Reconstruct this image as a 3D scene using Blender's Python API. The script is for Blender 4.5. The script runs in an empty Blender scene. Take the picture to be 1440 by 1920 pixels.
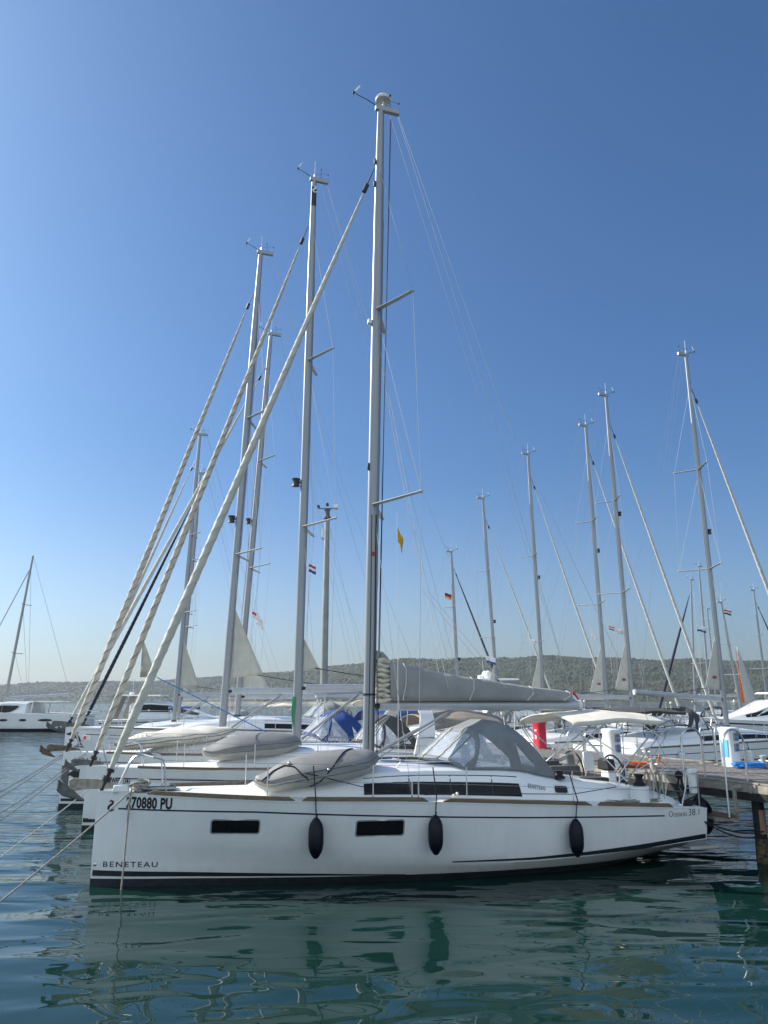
import bpy, math, random
from mathutils import Vector
random.seed(7)
sc = bpy.context.scene
COL = sc.collection
R = math.radians
# ---------------------------------------------------------------- camera model
F, PITCH, CAMZ = 1443.0, math.atan(356/1443.0), 3.1
CP, SP = math.cos(PITCH), math.sin(PITCH)
def at(x, y, Y):
    """world point seen at photo pixel (x, y), Y metres away"""
    u, v = (x-720)/F, (960-y)/F
    dy, dz = CP-v*SP, SP+v*CP
    k = Y/dy
    return Vector((u*k, Y, CAMZ+dz*k))
def atz(x, y, z):
    u, v = (x-720)/F, (960-y)/F
    dy, dz = CP-v*SP, SP+v*CP
    k = (z-CAMZ)/dz
    return Vector((u*k, dy*k, z))
def proj(p):
    x, y, z = p[0], p[1], p[2]-CAMZ
    d = y*CP+z*SP
    return 720+F*x/d, 960-F*(z*CP-y*SP)/d

# ---------------------------------------------------------------- materials
MATS = {}
def pm(name, col, rough=.5, metal=0., var=.06, scale=6., bump=0., bscale=60., alpha=1., spec=.5, coat=0., stretch=None, ramp=None):
    if name in MATS: return MATS[name]
    m = bpy.data.materials.new(name); m.use_nodes = True
    nt = m.node_tree; b = nt.nodes['Principled BSDF']
    tc = nt.nodes.new('ShaderNodeTexCoord'); src = tc.outputs['Object']
    if stretch:
        mp = nt.nodes.new('ShaderNodeMapping'); mp.inputs['Scale'].default_value = stretch
        nt.links.new(src, mp.inputs[0]); src = mp.outputs[0]
    n = nt.nodes.new('ShaderNodeTexNoise'); n.inputs['Scale'].default_value = scale; n.inputs['Detail'].default_value = 6
    nt.links.new(src, n.inputs['Vector'])
    cr = nt.nodes.new('ShaderNodeValToRGB')
    lo = [max(0, c*(1-2.2*var)) for c in col]; hi = [min(1, c*(1+1.6*var)) for c in col]
    cr.color_ramp.elements[0].position = .3; cr.color_ramp.elements[1].position = .7
    cr.color_ramp.elements[0].color = (*(ramp or lo), 1); cr.color_ramp.elements[1].color = (*hi, 1)
    nt.links.new(n.outputs[0], cr.inputs[0]); nt.links.new(cr.outputs[0], b.inputs['Base Color'])
    mr = nt.nodes.new('ShaderNodeMapRange'); mr.inputs[3].default_value = max(0, rough-.06); mr.inputs[4].default_value = min(1, rough+.08)
    nt.links.new(n.outputs[0], mr.inputs[0]); nt.links.new(mr.outputs[0], b.inputs['Roughness'])
    b.inputs['Metallic'].default_value = metal
    b.inputs['Specular IOR Level'].default_value = spec
    b.inputs['Coat Weight'].default_value = coat
    b.inputs['Alpha'].default_value = alpha
    if bump:
        n2 = nt.nodes.new('ShaderNodeTexNoise'); n2.inputs['Scale'].default_value = bscale; n2.inputs['Detail'].default_value = 4
        nt.links.new(src, n2.inputs['Vector'])
        bp = nt.nodes.new('ShaderNodeBump'); bp.inputs['Strength'].default_value = min(1, bump*30); bp.inputs['Distance'].default_value = bump
        nt.links.new(n2.outputs[0], bp.inputs['Height']); nt.links.new(bp.outputs[0], b.inputs['Normal'])
    MATS[name] = m
    return m
white = pm('gelcoat white', (.76, .77, .77), .22, var=.025, scale=1.2, coat=.3)
cream = pm('gelcoat cream', (.70, .69, .65), .35, var=.04, scale=2)
deckm = pm('deck white', (.74, .74, .72), .55, var=.04, scale=3, bump=.002, bscale=300)
navy = pm('navy stripe', (.012, .016, .04), .3, var=.1)
black = pm('black plastic', (.012, .012, .014), .45, var=.15)
antifoul = pm('antifouling', (.012, .017, .024), .75, var=.3, scale=9, bump=.004, bscale=40)
stripem = pm('dark stripe', (.015, .02, .026), .3, var=.1)
glassm = pm('smoked window', (.006, .007, .009), .08, var=.1, spec=.22)
alu = pm('mast aluminium', (.27, .285, .30), .36, metal=.45, var=.04, scale=3, stretch=(1, 1, .2))
lit_alu = pm('lit spar aluminium', (.42, .44, .46), .42, metal=.2, var=.04, scale=3)  # lighter copy of the mast metal; the booms' brighter lighting is in the colour
steel = pm('stainless steel', (.50, .51, .52), .28, metal=1., var=.04)
wire = pm('rigging wire', (.27, .28, .29), .5, metal=.3, var=.05)
teak = pm('teak', (.16, .115, .075), .7, var=.16, scale=5, stretch=(.5, 6, 6), bump=.002, bscale=40)
grey_canvas = pm('grey canvas', (.19, .20, .205), .85, var=.06, scale=4, bump=.006, bscale=9)
sail_grey = pm('sail cover canvas', (.285, .285, .275), .85, var=.06, scale=2.2, bump=.012, bscale=5)
dark_canvas = pm('charcoal canvas', (.06, .06, .06), .9, var=.08, bump=.006, bscale=9)
tan_canvas = pm('taupe canvas', (.25, .215, .18), .9, var=.07, bump=.006, bscale=9)
blue_canvas = pm('blue canvas', (.014, .05, .20), .85, var=.1, bump=.01, bscale=7)
navy_canvas = pm('navy canvas', (.012, .014, .035), .85, var=.1, bump=.006, bscale=7)
cream_canvas = pm('cream canvas', (.66, .62, .54), .85, var=.05, scale=3, bump=.01, bscale=5)
sailcloth = pm('furled sailcloth', (.52, .50, .44), .8, var=.05, scale=3, bump=.01, bscale=6)
pale_sail = pm('pale furled sail', (.50, .50, .47), .8, var=.06, scale=4, bump=.01, bscale=6)
uvstrip = pm('sail edge strip', (.52, .48, .41), .85, var=.10, scale=5, bump=.012, bscale=8)
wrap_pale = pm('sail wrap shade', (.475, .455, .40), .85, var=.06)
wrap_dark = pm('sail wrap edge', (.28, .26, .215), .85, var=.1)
rope_grey = pm('grey rope', (.33, .31, .27), .95, var=.2, scale=40, bump=.006, bscale=120)
rope_white = pm('white rope', (.6, .58, .53), .95, var=.12, scale=40)
rope_black = pm('black rope', (.012, .012, .016), .9, var=.2, scale=40)
rope_blue = pm('blue rope', (.03, .22, .62), .8, var=.2, scale=30)
rope_orange = pm('orange cable', (.75, .16, .03), .7, var=.12, scale=30)
rope_green = pm('green rope', (.05, .28, .14), .9, var=.25, scale=60)
rope_red = pm('red rope', (.45, .08, .06), .9, var=.1, scale=60)
fender_navy = pm('navy fender vinyl', (.004, .005, .011), .34, var=.2, spec=.22, scale=8, bump=.002, bscale=30)
fender_white = pm('white fender vinyl', (.72, .71, .68), .4, var=.05, scale=6)
rib_grey = pm('inflatable grey', (.44, .43, .395), .6, var=.06, scale=3, bump=.008, bscale=7)
rib_cover = pm('inflatable grey fabric', (.21, .21, .205), .6, var=.07, scale=3, bump=.01, bscale=5)
galv = pm('galvanised steel', (.36, .33, .27), .6, metal=.3, var=.15, scale=12, bump=.003, bscale=50)
galv_dark = pm('weathered steel', (.16, .165, .155), .6, metal=.4, var=.2, scale=10, bump=.003, bscale=40)
bronze = pm('rusty anchor steel', (.15, .125, .08), .65, metal=.3, var=.25, scale=10, bump=.004, bscale=30)
red = pm('red paint', (.62, .03, .06), .4, var=.08)
signblue = pm('light blue sign', (.12, .48, .88), .4, var=.03)
orange_sail = pm('orange sail strip', (.70, .13, .03), .7, var=.1)
tan = pm('weathered board', (.29, .265, .215), .85, var=.14, scale=6, bump=.004, bscale=30)
plank = pm('weathered plank', (.165, .152, .138), .9, var=.3, scale=5, stretch=(2, 2, 2), bump=.006, bscale=20)
pile_m = pm('tarred pile', (.012, .011, .010), .7, var=.3, scale=9, bump=.006, bscale=30)
algae = pm('barnacled pile', (.09, .07, .035), .9, var=.5, scale=14, bump=.02, bscale=30)
rust = pm('bare rusty patch', (.38, .21, .15), .8, var=.1, scale=12)
leather = pm('dark cushion', (.045, .047, .048), .8, var=.1, bump=.004, bscale=20)
sockblue = pm('socket blue', (.03, .2, .5), .4, var=.05)
wreck_red = pm('emblem red', (.30, .035, .03), .6, var=.05)
yellow = pm('yellow flag cloth', (.80, .43, .02), .8, var=.08)
flag_red = pm('flag red', (.62, .03, .04), .8, var=.05)
flag_blue = pm('flag blue', (.03, .06, .32), .8, var=.05)
flag_white = pm('flag white', (.78, .78, .78), .8, var=.04)
flag_black = pm('flag black', (.015, .015, .015), .8, var=.05)
flag_gold = pm('flag gold', (.8, .5, .03), .8, var=.05)
pole_grey = pm('steel pole', (.24, .255, .25), .5, metal=.3, var=.08, scale=2)
house_wall = pm('house plaster', (.62, .55, .47), .9, var=.08)
roof_tile = pm('roof tile', (.42, .17, .10), .9, var=.12)
def hull_mat():
    m = white.copy(); m.name = 'hull gelcoat'; nt = m.node_tree; b = nt.nodes['Principled BSDF']; N = nt.nodes.new; Lk = nt.links
    tc = N('ShaderNodeTexCoord'); sp = N('ShaderNodeSeparateXYZ'); Lk.new(tc.outputs['Object'], sp.inputs[0])
    mp = N('ShaderNodeMapping'); mp.inputs['Scale'].default_value = (5, 5, .35); Lk.new(tc.outputs['Object'], mp.inputs[0])
    n = N('ShaderNodeTexNoise'); n.inputs['Scale'].default_value = 1.6; n.inputs['Detail'].default_value = 8; n.inputs['Roughness'].default_value = .65; Lk.new(mp.outputs[0], n.inputs['Vector'])
    # scum just above the waterline, faint run-off streaks below the deck edge
    a = N('ShaderNodeMapRange'); a.inputs[1].default_value = .48; a.inputs[2].default_value = .10; Lk.new(sp.outputs[2], a.inputs[0])
    st = N('ShaderNodeMapRange'); st.inputs[1].default_value = .50; st.inputs[2].default_value = .72; Lk.new(n.outputs[0], st.inputs[0])
    k = N('ShaderNodeMath'); k.operation = 'MULTIPLY_ADD'; Lk.new(a.outputs[0], k.inputs[0]); k.inputs[1].default_value = .55
    k2 = N('ShaderNodeMath'); k2.operation = 'MULTIPLY'; Lk.new(st.outputs[0], k2.inputs[0]); k2.inputs[1].default_value = .22; Lk.new(k2.outputs[0], k.inputs[2])
    k3 = N('ShaderNodeMath'); k3.operation = 'MULTIPLY'; k3.use_clamp = True; Lk.new(k.outputs[0], k3.inputs[0]); Lk.new(n.outputs[0], k3.inputs[1])
    mx = N('ShaderNodeMix'); mx.data_type = 'RGBA'; mx.blend_type = 'MULTIPLY'; Lk.new(k3.outputs[0], mx.inputs[0])
    src = b.inputs['Base Color'].links[0].from_socket; Lk.new(src, mx.inputs[6]); mx.inputs[7].default_value = (.66, .63, .50, 1)
    Lk.new(mx.outputs[2], b.inputs['Base Color']); return m
hull_white = hull_mat()
def vinyl_mat():
    m = bpy.data.materials.new('clear vinyl'); m.use_nodes = True; nt = m.node_tree
    b = nt.nodes['Principled BSDF']
    n = nt.nodes.new('ShaderNodeTexNoise'); n.inputs['Scale'].default_value = 3.5; n.inputs['Detail'].default_value = 3; n.inputs['Distortion'].default_value = 1.2
    mr = nt.nodes.new('ShaderNodeMapRange'); mr.inputs[3].default_value = .2; mr.inputs[4].default_value = .5
    nt.links.new(n.outputs[0], mr.inputs[0]); nt.links.new(mr.outputs[0], b.inputs['Alpha'])
    b.inputs['Base Color'].default_value = (.62, .67, .74, 1); b.inputs['Roughness'].default_value = .09
    bp = nt.nodes.new('ShaderNodeBump'); bp.inputs['Strength'].default_value = .5; bp.inputs['Distance'].default_value = .02
    nt.links.new(n.outputs[0], bp.inputs['Height']); nt.links.new(bp.outputs[0], b.inputs['Normal'])
    return m
vinyl = vinyl_mat()

# ---------------------------------------------------------------- mesh builder
class MB:
    def __init__(s): s.v = []; s.f = []; s.m = []
    def add(s, vs, fs, mi=0):
        o = len(s.v); s.v += [tuple(p) for p in vs]
        s.f += [tuple(i+o for i in f) for f in fs]; s.m += [mi]*len(fs); return s
    def box(s, c, d, rz=0, mi=0, taper=1.):
        cx, cy, cz = c; a, b, h = d[0]/2, d[1]/2, d[2]/2
        co, si = math.cos(rz), math.sin(rz); vs = []
        for z, t in ((-h, 1), (h, taper)):
            for x, y in ((-a, -b), (a, -b), (a, b), (-a, b)):
                x *= t; y *= t
                vs.append((cx+x*co-y*si, cy+x*si+y*co, cz+z))
        return s.add(vs, [(3, 2, 1, 0), (4, 5, 6, 7), (0, 1, 5, 4), (1, 2, 6, 5), (2, 3, 7, 6), (3, 0, 4, 7)], mi)
    def loft(s, rings, closed=True, caps=True, mi=0):
        n = len(rings[0]); o = len(s.v)
        for r in rings: s.v += [tuple(p) for p in r]
        for i in range(len(rings)-1):
            for j in range(n if closed else n-1):
                k = (j+1) % n
                s.f.append((o+i*n+j, o+i*n+k, o+(i+1)*n+k, o+(i+1)*n+j)); s.m.append(mi)
        if caps and closed:
            s.f.append(tuple(o+j for j in reversed(range(n)))); s.m.append(mi)
            e = o+(len(rings)-1)*n
            s.f.append(tuple(e+j for j in range(n))); s.m.append(mi)
        return s
    def tube(s, pts, r, n=6, mi=0, ry=None, caps=True):
        """r: radius or list; ry: second radius for an oval section"""
        P = [Vector(p) for p in pts]; rings = []; L = len(P)
        up = None
        for i, p in enumerate(P):
            d = (P[min(i+1, L-1)]-P[max(i-1, 0)])
            d = d.normalized() if d.length > 1e-9 else Vector((0, 0, 1))
            if up is None:
                a = Vector((0, 1, 0)) if abs(d.y) < .9 else Vector((1, 0, 0))
                up = (a-d*a.dot(d)).normalized()
            else:
                up = up-d*up.dot(d)
                up = up.normalized() if up.length > 1e-6 else Vector((1, 0, 0))
            w = d.cross(up)
            ri = r[i] if isinstance(r, (list, tuple)) else r
            rj = ri if ry is None else (ry[i] if isinstance(ry, (list, tuple)) else ry)
            rings.append([p+w*(ri*math.cos(2*math.pi*k/n))+up*(rj*math.sin(2*math.pi*k/n)) for k in range(n)])
        return s.loft(rings, caps=caps, mi=mi)
    def torus(s, c, nrm, rad, r, n=28, m=8, a0=0, a1=2*math.pi, mi=0, sx=1.):
        c = Vector(c); d = Vector(nrm).normalized()
        a = Vector((0, 0, 1)) if abs(d.z) < .9 else Vector((1, 0, 0))
        e1 = (a-d*a.dot(d)).normalized(); e2 = d.cross(e1)
        full = abs(a1-a0-2*math.pi) < 1e-6
        pts = [c+e1*rad*math.cos(a0+(a1-a0)*k/n)+e2*rad*sx*math.sin(a0+(a1-a0)*k/n) for k in range(n+1)]
        return s.tube(pts, r, m, mi, caps=not full)
    def revolve(s, c, prof, n=14, axis=(0, 0, 1), mi=0):
        """prof: list of (radius, height)"""
        c = Vector(c); d = Vector(axis).normalized()
        a = Vector((1, 0, 0)) if abs(d.x) < .9 else Vector((0, 1, 0))
        e1 = (a-d*a.dot(d)).normalized(); e2 = d.cross(e1)
        return s.loft([[c+d*h+e1*r*math.cos(2*math.pi*k/n)+e2*r*math.sin(2*math.pi*k/n) for k in range(n)] for r, h in prof], mi=mi)
    def ball(s, c, r, n=12, sc_=(1, 1, 1), mi=0):
        k = 8; c = Vector(c)
        return s.loft([[c+Vector((math.sin(max(.03, min(math.pi-.03, math.pi*i/k)))*math.cos(2*math.pi*j/n)*r*sc_[0],
                                  math.sin(max(.03, min(math.pi-.03, math.pi*i/k)))*math.sin(2*math.pi*j/n)*r*sc_[1],
                                  -math.cos(math.pi*i/k)*r*sc_[2])) for j in range(n)] for i in range(k+1)], mi=mi)
    def grid(s, rows, mi=0, test=None):
        n = len(rows[0]); o = len(s.v)
        for r in rows: s.v += [tuple(p) for p in r]
        for i in range(len(rows)-1):
            for j in range(n-1):
                if test and not test(i, j): continue
                s.f.append((o+i*n+j, o+i*n+j+1, o+(i+1)*n+j+1, o+(i+1)*n+j)); s.m.append(mi)
        return s
    def sheet(s, pts, n, mi=0):
        """closed prism: outline pts (3d) extruded along vector n"""
        n = Vector(n); a = [Vector(p) for p in pts]; k = len(a)
        vs = a+[p+n for p in a]
        fs = [tuple(range(k-1, -1, -1)), tuple(range(k, 2*k))]+[(i, (i+1) % k, k+(i+1) % k, k+i) for i in range(k)]
        return s.add(vs, fs, mi)
    def build(s, name, mats, parent=None, smooth=True, angle=40, bevel=0, thick=0):
        me = bpy.data.meshes.new(name); me.from_pydata(s.v, [], s.f)
        if not isinstance(mats, (list, tuple)): mats = [mats]
        for m in mats: me.materials.append(m)
        if len(mats) > 1: me.polygons.foreach_set('material_index', s.m)
        me.validate(); me.update()
        if smooth:
            me.polygons.foreach_set('use_smooth', [True]*len(me.polygons))
            me.set_sharp_from_angle(angle=R(angle))
        o = bpy.data.objects.new(name, me); COL.objects.link(o)
        if parent is not None: o.parent = parent
        if bevel:
            b = o.modifiers.new('bevel', 'BEVEL'); b.width = bevel; b.segments = 2; b.limit_method = 'ANGLE'
        if thick:
            t = o.modifiers.new('thickness', 'SOLIDIFY'); t.thickness = thick; t.offset = 0
        return o
def empty(name, loc, rz, label, cat, group=None):
    o = bpy.data.objects.new(name, None); COL.objects.link(o); o.empty_display_size = .2
    o.location = loc; o.rotation_euler = (0, 0, rz); tag(o, label, cat, group); return o
def tag(o, label, cat, group=None):
    o['label'] = label; o['category'] = cat
    if group: o['group'] = group
    return o
def struct(o): o['kind'] = 'structure'; return o
def lerp(a, b, t): return a+(b-a)*t
def interp(tab, x):
    """smooth interpolation through (x, y) pairs (monotone-ish Hermite)"""
    if x <= tab[0][0]: return tab[0][1]
    if x >= tab[-1][0]: return tab[-1][1]
    for i in range(len(tab)-1):
        if tab[i][0] <= x <= tab[i+1][0]: break
    x0, y0 = tab[i]; x1, y1 = tab[i+1]; h = x1-x0; t = (x-x0)/h
    def sl(k):
        if k == 0: return (tab[1][1]-tab[0][1])/(tab[1][0]-tab[0][0])
        if k == len(tab)-1: return (tab[-1][1]-tab[-2][1])/(tab[-1][0]-tab[-2][0])
        return (tab[k+1][1]-tab[k-1][1])/(tab[k+1][0]-tab[k-1][0])
    m0, m1 = sl(i)*h, sl(i+1)*h
    return (2*t**3-3*t*t+1)*y0+(t**3-2*t*t+t)*m0+(-2*t**3+3*t*t)*y1+(t**3-t*t)*m1
def lin(tab, x):
    if x <= tab[0][0]: return tab[0][1]
    for (a, p), (b, q) in zip(tab, tab[1:]):
        if x <= b: return p+(q-p)*(x-a)/(b-a)
    return tab[-1][1]
def sag(a, b, d, n=10):
    a, b = Vector(a), Vector(b)
    return [a.lerp(b, i/n)-Vector((0, 0, d*4*(i/n)*(1-i/n))) for i in range(n+1)]
def text_part(name, txt, fmap, mat, parent, bold=0., spacing=1.):
    """letters as flat mesh; fmap(u, v) with u in 0..1 along the word, v in 0..1 cap height"""
    c = bpy.data.curves.new('lettering', 'FONT'); c.body = txt; c.size = 1; c.offset = bold; c.space_character = spacing
    c.resolution_u = 4
    o = bpy.data.objects.new('lettering', c); COL.objects.link(o)
    bpy.context.view_layer.update()
    me = bpy.data.meshes.new_from_object(o.evaluated_get(bpy.context.evaluated_depsgraph_get()))
    bpy.data.objects.remove(o); bpy.data.curves.remove(c)
    xs = [v.co.x for v in me.vertices]; ys = [v.co.y for v in me.vertices]
    x0, x1, y1 = min(xs), max(xs), max(ys)
    for v in me.vertices: v.co = fmap((v.co.x-x0)/(x1-x0), v.co.y/y1)
    me.name = name; me.materials.clear(); me.materials.append(mat)
    ob = bpy.data.objects.new(name, me); COL.objects.link(ob); ob.parent = parent
    return ob
# ================================================================ sailing boats
PROF = [(0, .015), (.02, .085), (.05, .2), (.1, .37), (.2, .61), (.3, .78), (.4, .89), (.5, .955), (.6, .99), (.7, 1.), (.8, .995), (.9, .965), (1, .925)]
CHR = [(0, 1.), (.03, .8), (.1, .66), (.2, .70), (.35, .80), (.5, .875), (.7, .925), (.85, .945), (1, .95)]
class Hull:
    def __init__(h, L, B, zs, zc=((0, .5), (.2, .46), (.5, .33), (.65, .29), (.8, .34), (1, .46)), zk=((0, -.45), (.1, -.6), (.5, -.62), (.75, -.42), (.9, -.08), (1, .14)), zaf=((0, .13), (.6, .13), (.85, .15), (1, .16))):
        h.L, h.B, h.tzs, h.tzc, h.tzk, h.tza = L, B/2, zs, zc, zk, zaf
    def bd(h, s): return h.B*interp(PROF, s/h.L)
    def zs(h, s): return interp(h.tzs, s/h.L)
    def zc(h, s): return interp(h.tzc, s/h.L)
    def zk(h, s): return interp(h.tzk, s/h.L)
    def za(h, s): return max(interp(h.tza, s/h.L), h.zk(s)+.005)
    def bc(h, s): return h.bd(s)*interp(CHR, s/h.L)
    def half(h, s, z):
        zc, zs = h.zc(s), h.zs(s)
        if z >= zc: return lerp(h.bc(s), h.bd(s), min(1, (z-zc)/(zs-zc))**.72)
        zk = h.zk(s); return h.bc(s)*max(0., (z-zk)/(zc-zk))**.46
    def pt(h, s, z, sd, off=0.): return (s, sd*(h.half(s, z)+off), z)
    def section(h, s, n=6):
        zs, zc, za, zk = h.zs(s), h.zc(s), h.za(s), h.zk(s)
        zz = [lerp(zs, zc, i/n) for i in range(n+1)]+[lerp(zc, za, i/3) for i in (1, 2, 3)]+[lerp(za, zk, t) for t in (.3, .6, .85, 1.)]
        near = [(s, -h.half(s, z), z) for z in zz]; near[-1] = (s, 0, zk)
        return near+[(s, -y, z) for s_, y, z in reversed(near[:-1])]
    def mesh(h, root, ns, mats):
        ss = [h.L*t for t in [0, .006, .015, .03, .05]]+[h.L*(.05+.95*i/ns) for i in range(1, ns+1)]
        rings = [h.section(s) for s in ss]; b = MB(); b.loft(rings, closed=False)
        nr = len(rings[0]); o = (len(rings)-1)*nr
        b.f.append(tuple(o+i for i in range(nr))); b.m.append(0)
        b.f.append(tuple(reversed(range(nr)))); b.m.append(0)
        for i, f in enumerate(b.f):
            if len(f) == 4:
                js = {v % nr for v in f}; j = min(js)
                if 9 <= j <= nr-11: b.m[i] = 1
        return b.build('hull', mats, root, angle=28)
    def deck(h, root, camber=.05, mat=None):
        rows = []
        for i in range(41):
            s = h.L*i/40; w = h.bd(s)*.998
            rows.append([(s, w*t, h.zs(s)-.004+camber*(1-t*t)*min(1, s/1.5)) for t in (-1, -.8, -.5, 0, .5, .8, 1)])
        return MB().grid(rows).build('deck', mat or deckm, root)
    def strip(h, name, s0, s1, f0, f1, sd, mat, root, n=40, off=.004):
        """band on the topsides between heights f0(s) and f1(s)"""
        rows = []
        for i in range(n+1):
            s = lerp(s0, s1, i/n)
            rows.append([h.pt(s, lerp(f0(s), f1(s), k/3), sd, off) for k in range(4)])
        return MB().grid(rows).build(name, mat, root)
    def window(h, s0, s1, z0, z1, sd, root, mat=None, name='hull_window'):
        def plate(e, off, rc):
            cs, cz, a, b = (s0+s1)/2, (z0+z1)/2, (s1-s0)/2+e, (z1-z0)/2+e; out = []
            for qx, qz, t0 in ((1, 1, 0), (-1, 1, 90), (-1, -1, 180), (1, -1, 270)):
                for k in range(5):
                    t = R(t0+22.5*k); out.append((cs+qx*(a-rc)+rc*math.cos(t), cz+qz*(b-rc)+rc*math.sin(t)))
            rows = []
            for f in (1., .98, .6, .2, .01): 
                r = [h.pt(cs+(x-cs)*f, cz+(z-cz)*f, sd, off if f < 1 else -.004) for x, z in out]; rows.append(r+[r[0]])
            return MB().grid(rows)
        fr = plate(.022, .004, .05).build(name, pm('window surround', (.30, .31, .32), .3), root)
        plate(0, .008, .035).build('pane', mat or glassm, fr)
    def word(h, name, txt, s0, s1, z0a, z0b, ht, sd, mat, root, bold=0., spacing=1., off=.005):
        """letters lie on the hull side; baseline from (s0, z0a) to (s1, z0b)"""
        return text_part(name, txt, lambda u, v: h.pt(lerp(s0, s1, u), lerp(z0a, z0b, u)+v*ht, sd, off), mat, root, bold, spacing)

class Roof:
    """coach roof: (s, half width, height above deck) stations"""
    def __init__(r, hull, st): r.h, r.st = hull, st
    def w(r, s): return interp([(a, b) for a, b, c in r.st], s)
    def ht(r, s): return interp([(a, c) for a, b, c in r.st], s)
    SH = ((1, -.03), (.985, .35), (.955, .72), (.90, .93), (.80, 1.03), (.5, 1.12), (0, 1.16))
    def pt(r, s, k, sd):
        a, b = r.SH[k]; return (s, sd*r.w(s)*a, r.h.zs(s)+.02+r.ht(s)*b)
    def side(r, s, t, sd, off=.004):
        """t = 0..1 up the side"""
        y = lin(((0, 1), (.35, .985), (.72, .955), (.93, .90)), t)
        return (s, sd*(r.w(s)*y+off), r.h.zs(s)+.02+r.ht(s)*t)
    def top(r, s, y):
        a = min(1, abs(y)/r.w(s)); return (s, y, r.h.zs(s)+.02+r.ht(s)*lin(((0, 1.16), (.5, 1.12), (.8, 1.03), (.9, .93), (.985, .35), (1, 0)), a))
    def mesh(r, root, mat=None):
        s0, s1 = r.st[0][0], r.st[-1][0]; rings = []
        for i in range(33):
            s = lerp(s0, s1, i/32); n = len(r.SH)
            rings.append([r.pt(s, k, -1) for k in range(n)]+[r.pt(s, k, 1) for k in range(n-2, -1, -1)])
        return MB().loft(rings, caps=True).build('coachroof', mat or white, root, angle=30)
    def window(r, s0, s1, t0, t1, sd, root, slant0=0., slant1=0., mat=None, parent=None):
        rows = []
        for i in range(17):
            rows.append([r.side(lerp(s0+slant0*t, s1+slant1*t, i/16), t, sd, .006) for t in (t0, lerp(t0, t1, .5), t1)])
        return MB().grid(rows).build('coachroof_window', mat or glassm, parent or root)

def helix_sail(root, p0, p1, rr, mat, name='furled_genoa', turns=44, n=14, seg=120, edge=None):
    a, b = Vector(p0), Vector(p1); d = (b-a).normalized()
    e1 = Vector((0, 1, 0)); e1 = (e1-d*e1.dot(d)).normalized(); e2 = d.cross(e1); rings = []
    for i in range(seg+1):
        t = i/seg; r = lin(rr, t); ring = []
        for k in range(n):
            th = 2*math.pi*k/n; ph = (2*th/(2*math.pi)-t*turns) % 1.
            q = r*(1+.13*(ph**3-.3)*(1 if r > .02 else 0)+.03*math.sin(9*t+th)+.04*math.sin(31*t)*math.sin(13*t))
            ring.append(a.lerp(b, t)+e1*q*math.cos(th)+e2*q*math.sin(th))
        rings.append(ring)
    b = MB().loft(rings)
    if edge:
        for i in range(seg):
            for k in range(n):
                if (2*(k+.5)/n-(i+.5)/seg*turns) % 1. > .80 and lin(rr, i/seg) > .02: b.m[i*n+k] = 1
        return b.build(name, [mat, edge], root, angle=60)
    return b.build(name, mat, root, angle=60)

def wires(root, name, pts, r=.0048, mat=None):
    return MB().tube(pts, r, 5).build(name, mat or wire, root)

def sprayhood(root, roof, s0, s1, w, h, fabric, sd, ln=None):
    """hooped cloth shelter on the coach roof: clear vinyl front, side and aft windows. s0 = foot of the front, s1 = foot of the aft edge"""
    L = s1-s0; smax = roof.st[-1][0]
    zb = lambda s, y: roof.top(min(s, smax), y)[2]
    hoops = [(s0, s0-.16*L, .03), (s0+.03*L, s0+.20*L, h*.76), (s0+.48*L, s0+.42*L, h), (s0+.56*L, s0+.50*L, h*.99), (s1, s0+.58*L, h*.93)]
    nu = 120; NK = (20, 36, 3, 30)
    def ring(q):
        sb, st, hh = q; r = []
        for j in range(nu+1):
            th = math.pi*j/nu; c, s_ = math.cos(th), abs(math.sin(th)); up = s_**.7 if s_ > 1e-9 else 0
            y = w*(abs(c)**.6)*(1 if c >= 0 else -1)*sd; s = lerp(sb, st, up)
            base, crown = zb(sb, w), zb(st, 0)+hh
            z = max(lerp(base, crown, up), zb(s, min(abs(y), roof.w(min(s, smax))*.99))+.012)
            r.append((s, y, z))
        return r
    H = []
    for i in range(4):
        for k in range(NK[i]): H.append((ring(tuple(lerp(a, b, k/NK[i]) for a, b in zip(hoops[i], hoops[i+1]))), i, k/NK[i]))
    H.append((ring(hoops[4]), 4, 0)); rows = [q[0] for q in H]
    def which(i, j):
        _, a, t = H[i]; up = abs(math.sin(math.pi*(j+.5)/nu))**.7; side = 0 if j < nu/2 else 1
        if a == 0:
            if .1 <= t <= .85:
                for n, (u, v) in enumerate(((8, 40), (42, 78), (80, 112))):
                    if u <= j < v: return 'f%d' % n
        elif a == 1:
            if .06 < t < .97 and .10 < up < .93-.70*t**1.15: return 's%d' % side
        elif a == 3:
            if .06 < t < .75 and .14+.1*t < up < .62*(1-t/.8): return 'a%d' % side
        return ''
    o = MB().grid(rows, test=lambda i, j: which(i, j) == '').build('sprayhood', fabric, root, thick=.012)
    for key in ('f0', 'f1', 'f2', 's0', 's1', 'a0', 'a1'):
        b = MB().grid(rows, test=lambda i, j: which(i, j) == key)
        if b.f: b.build('vinyl_window', vinyl, o, thick=.004)
    for q in (hoops[1], hoops[2]):
        MB().tube([(a, b*.985, c-.014) for a, b, c in ring(q)], .012, 6).build('hoop', steel, o)
    for y in (-.33, .33):
        pts = []
        for k in range(0, NK[0]+1):
            r = rows[k]; jj = min(range(nu+1), key=lambda j: abs(r[j][1]-y*w)+(9 if abs(math.cos(math.pi*j/nu)) > .9 else 0)); pts.append((r[jj][0]-.015, r[jj][1]+.02*math.sin(k*1.3), r[jj][2]+.015))
        MB().tube(pts, .016, 6).build('window_strap', cream_canvas, o)
    return o

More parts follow.
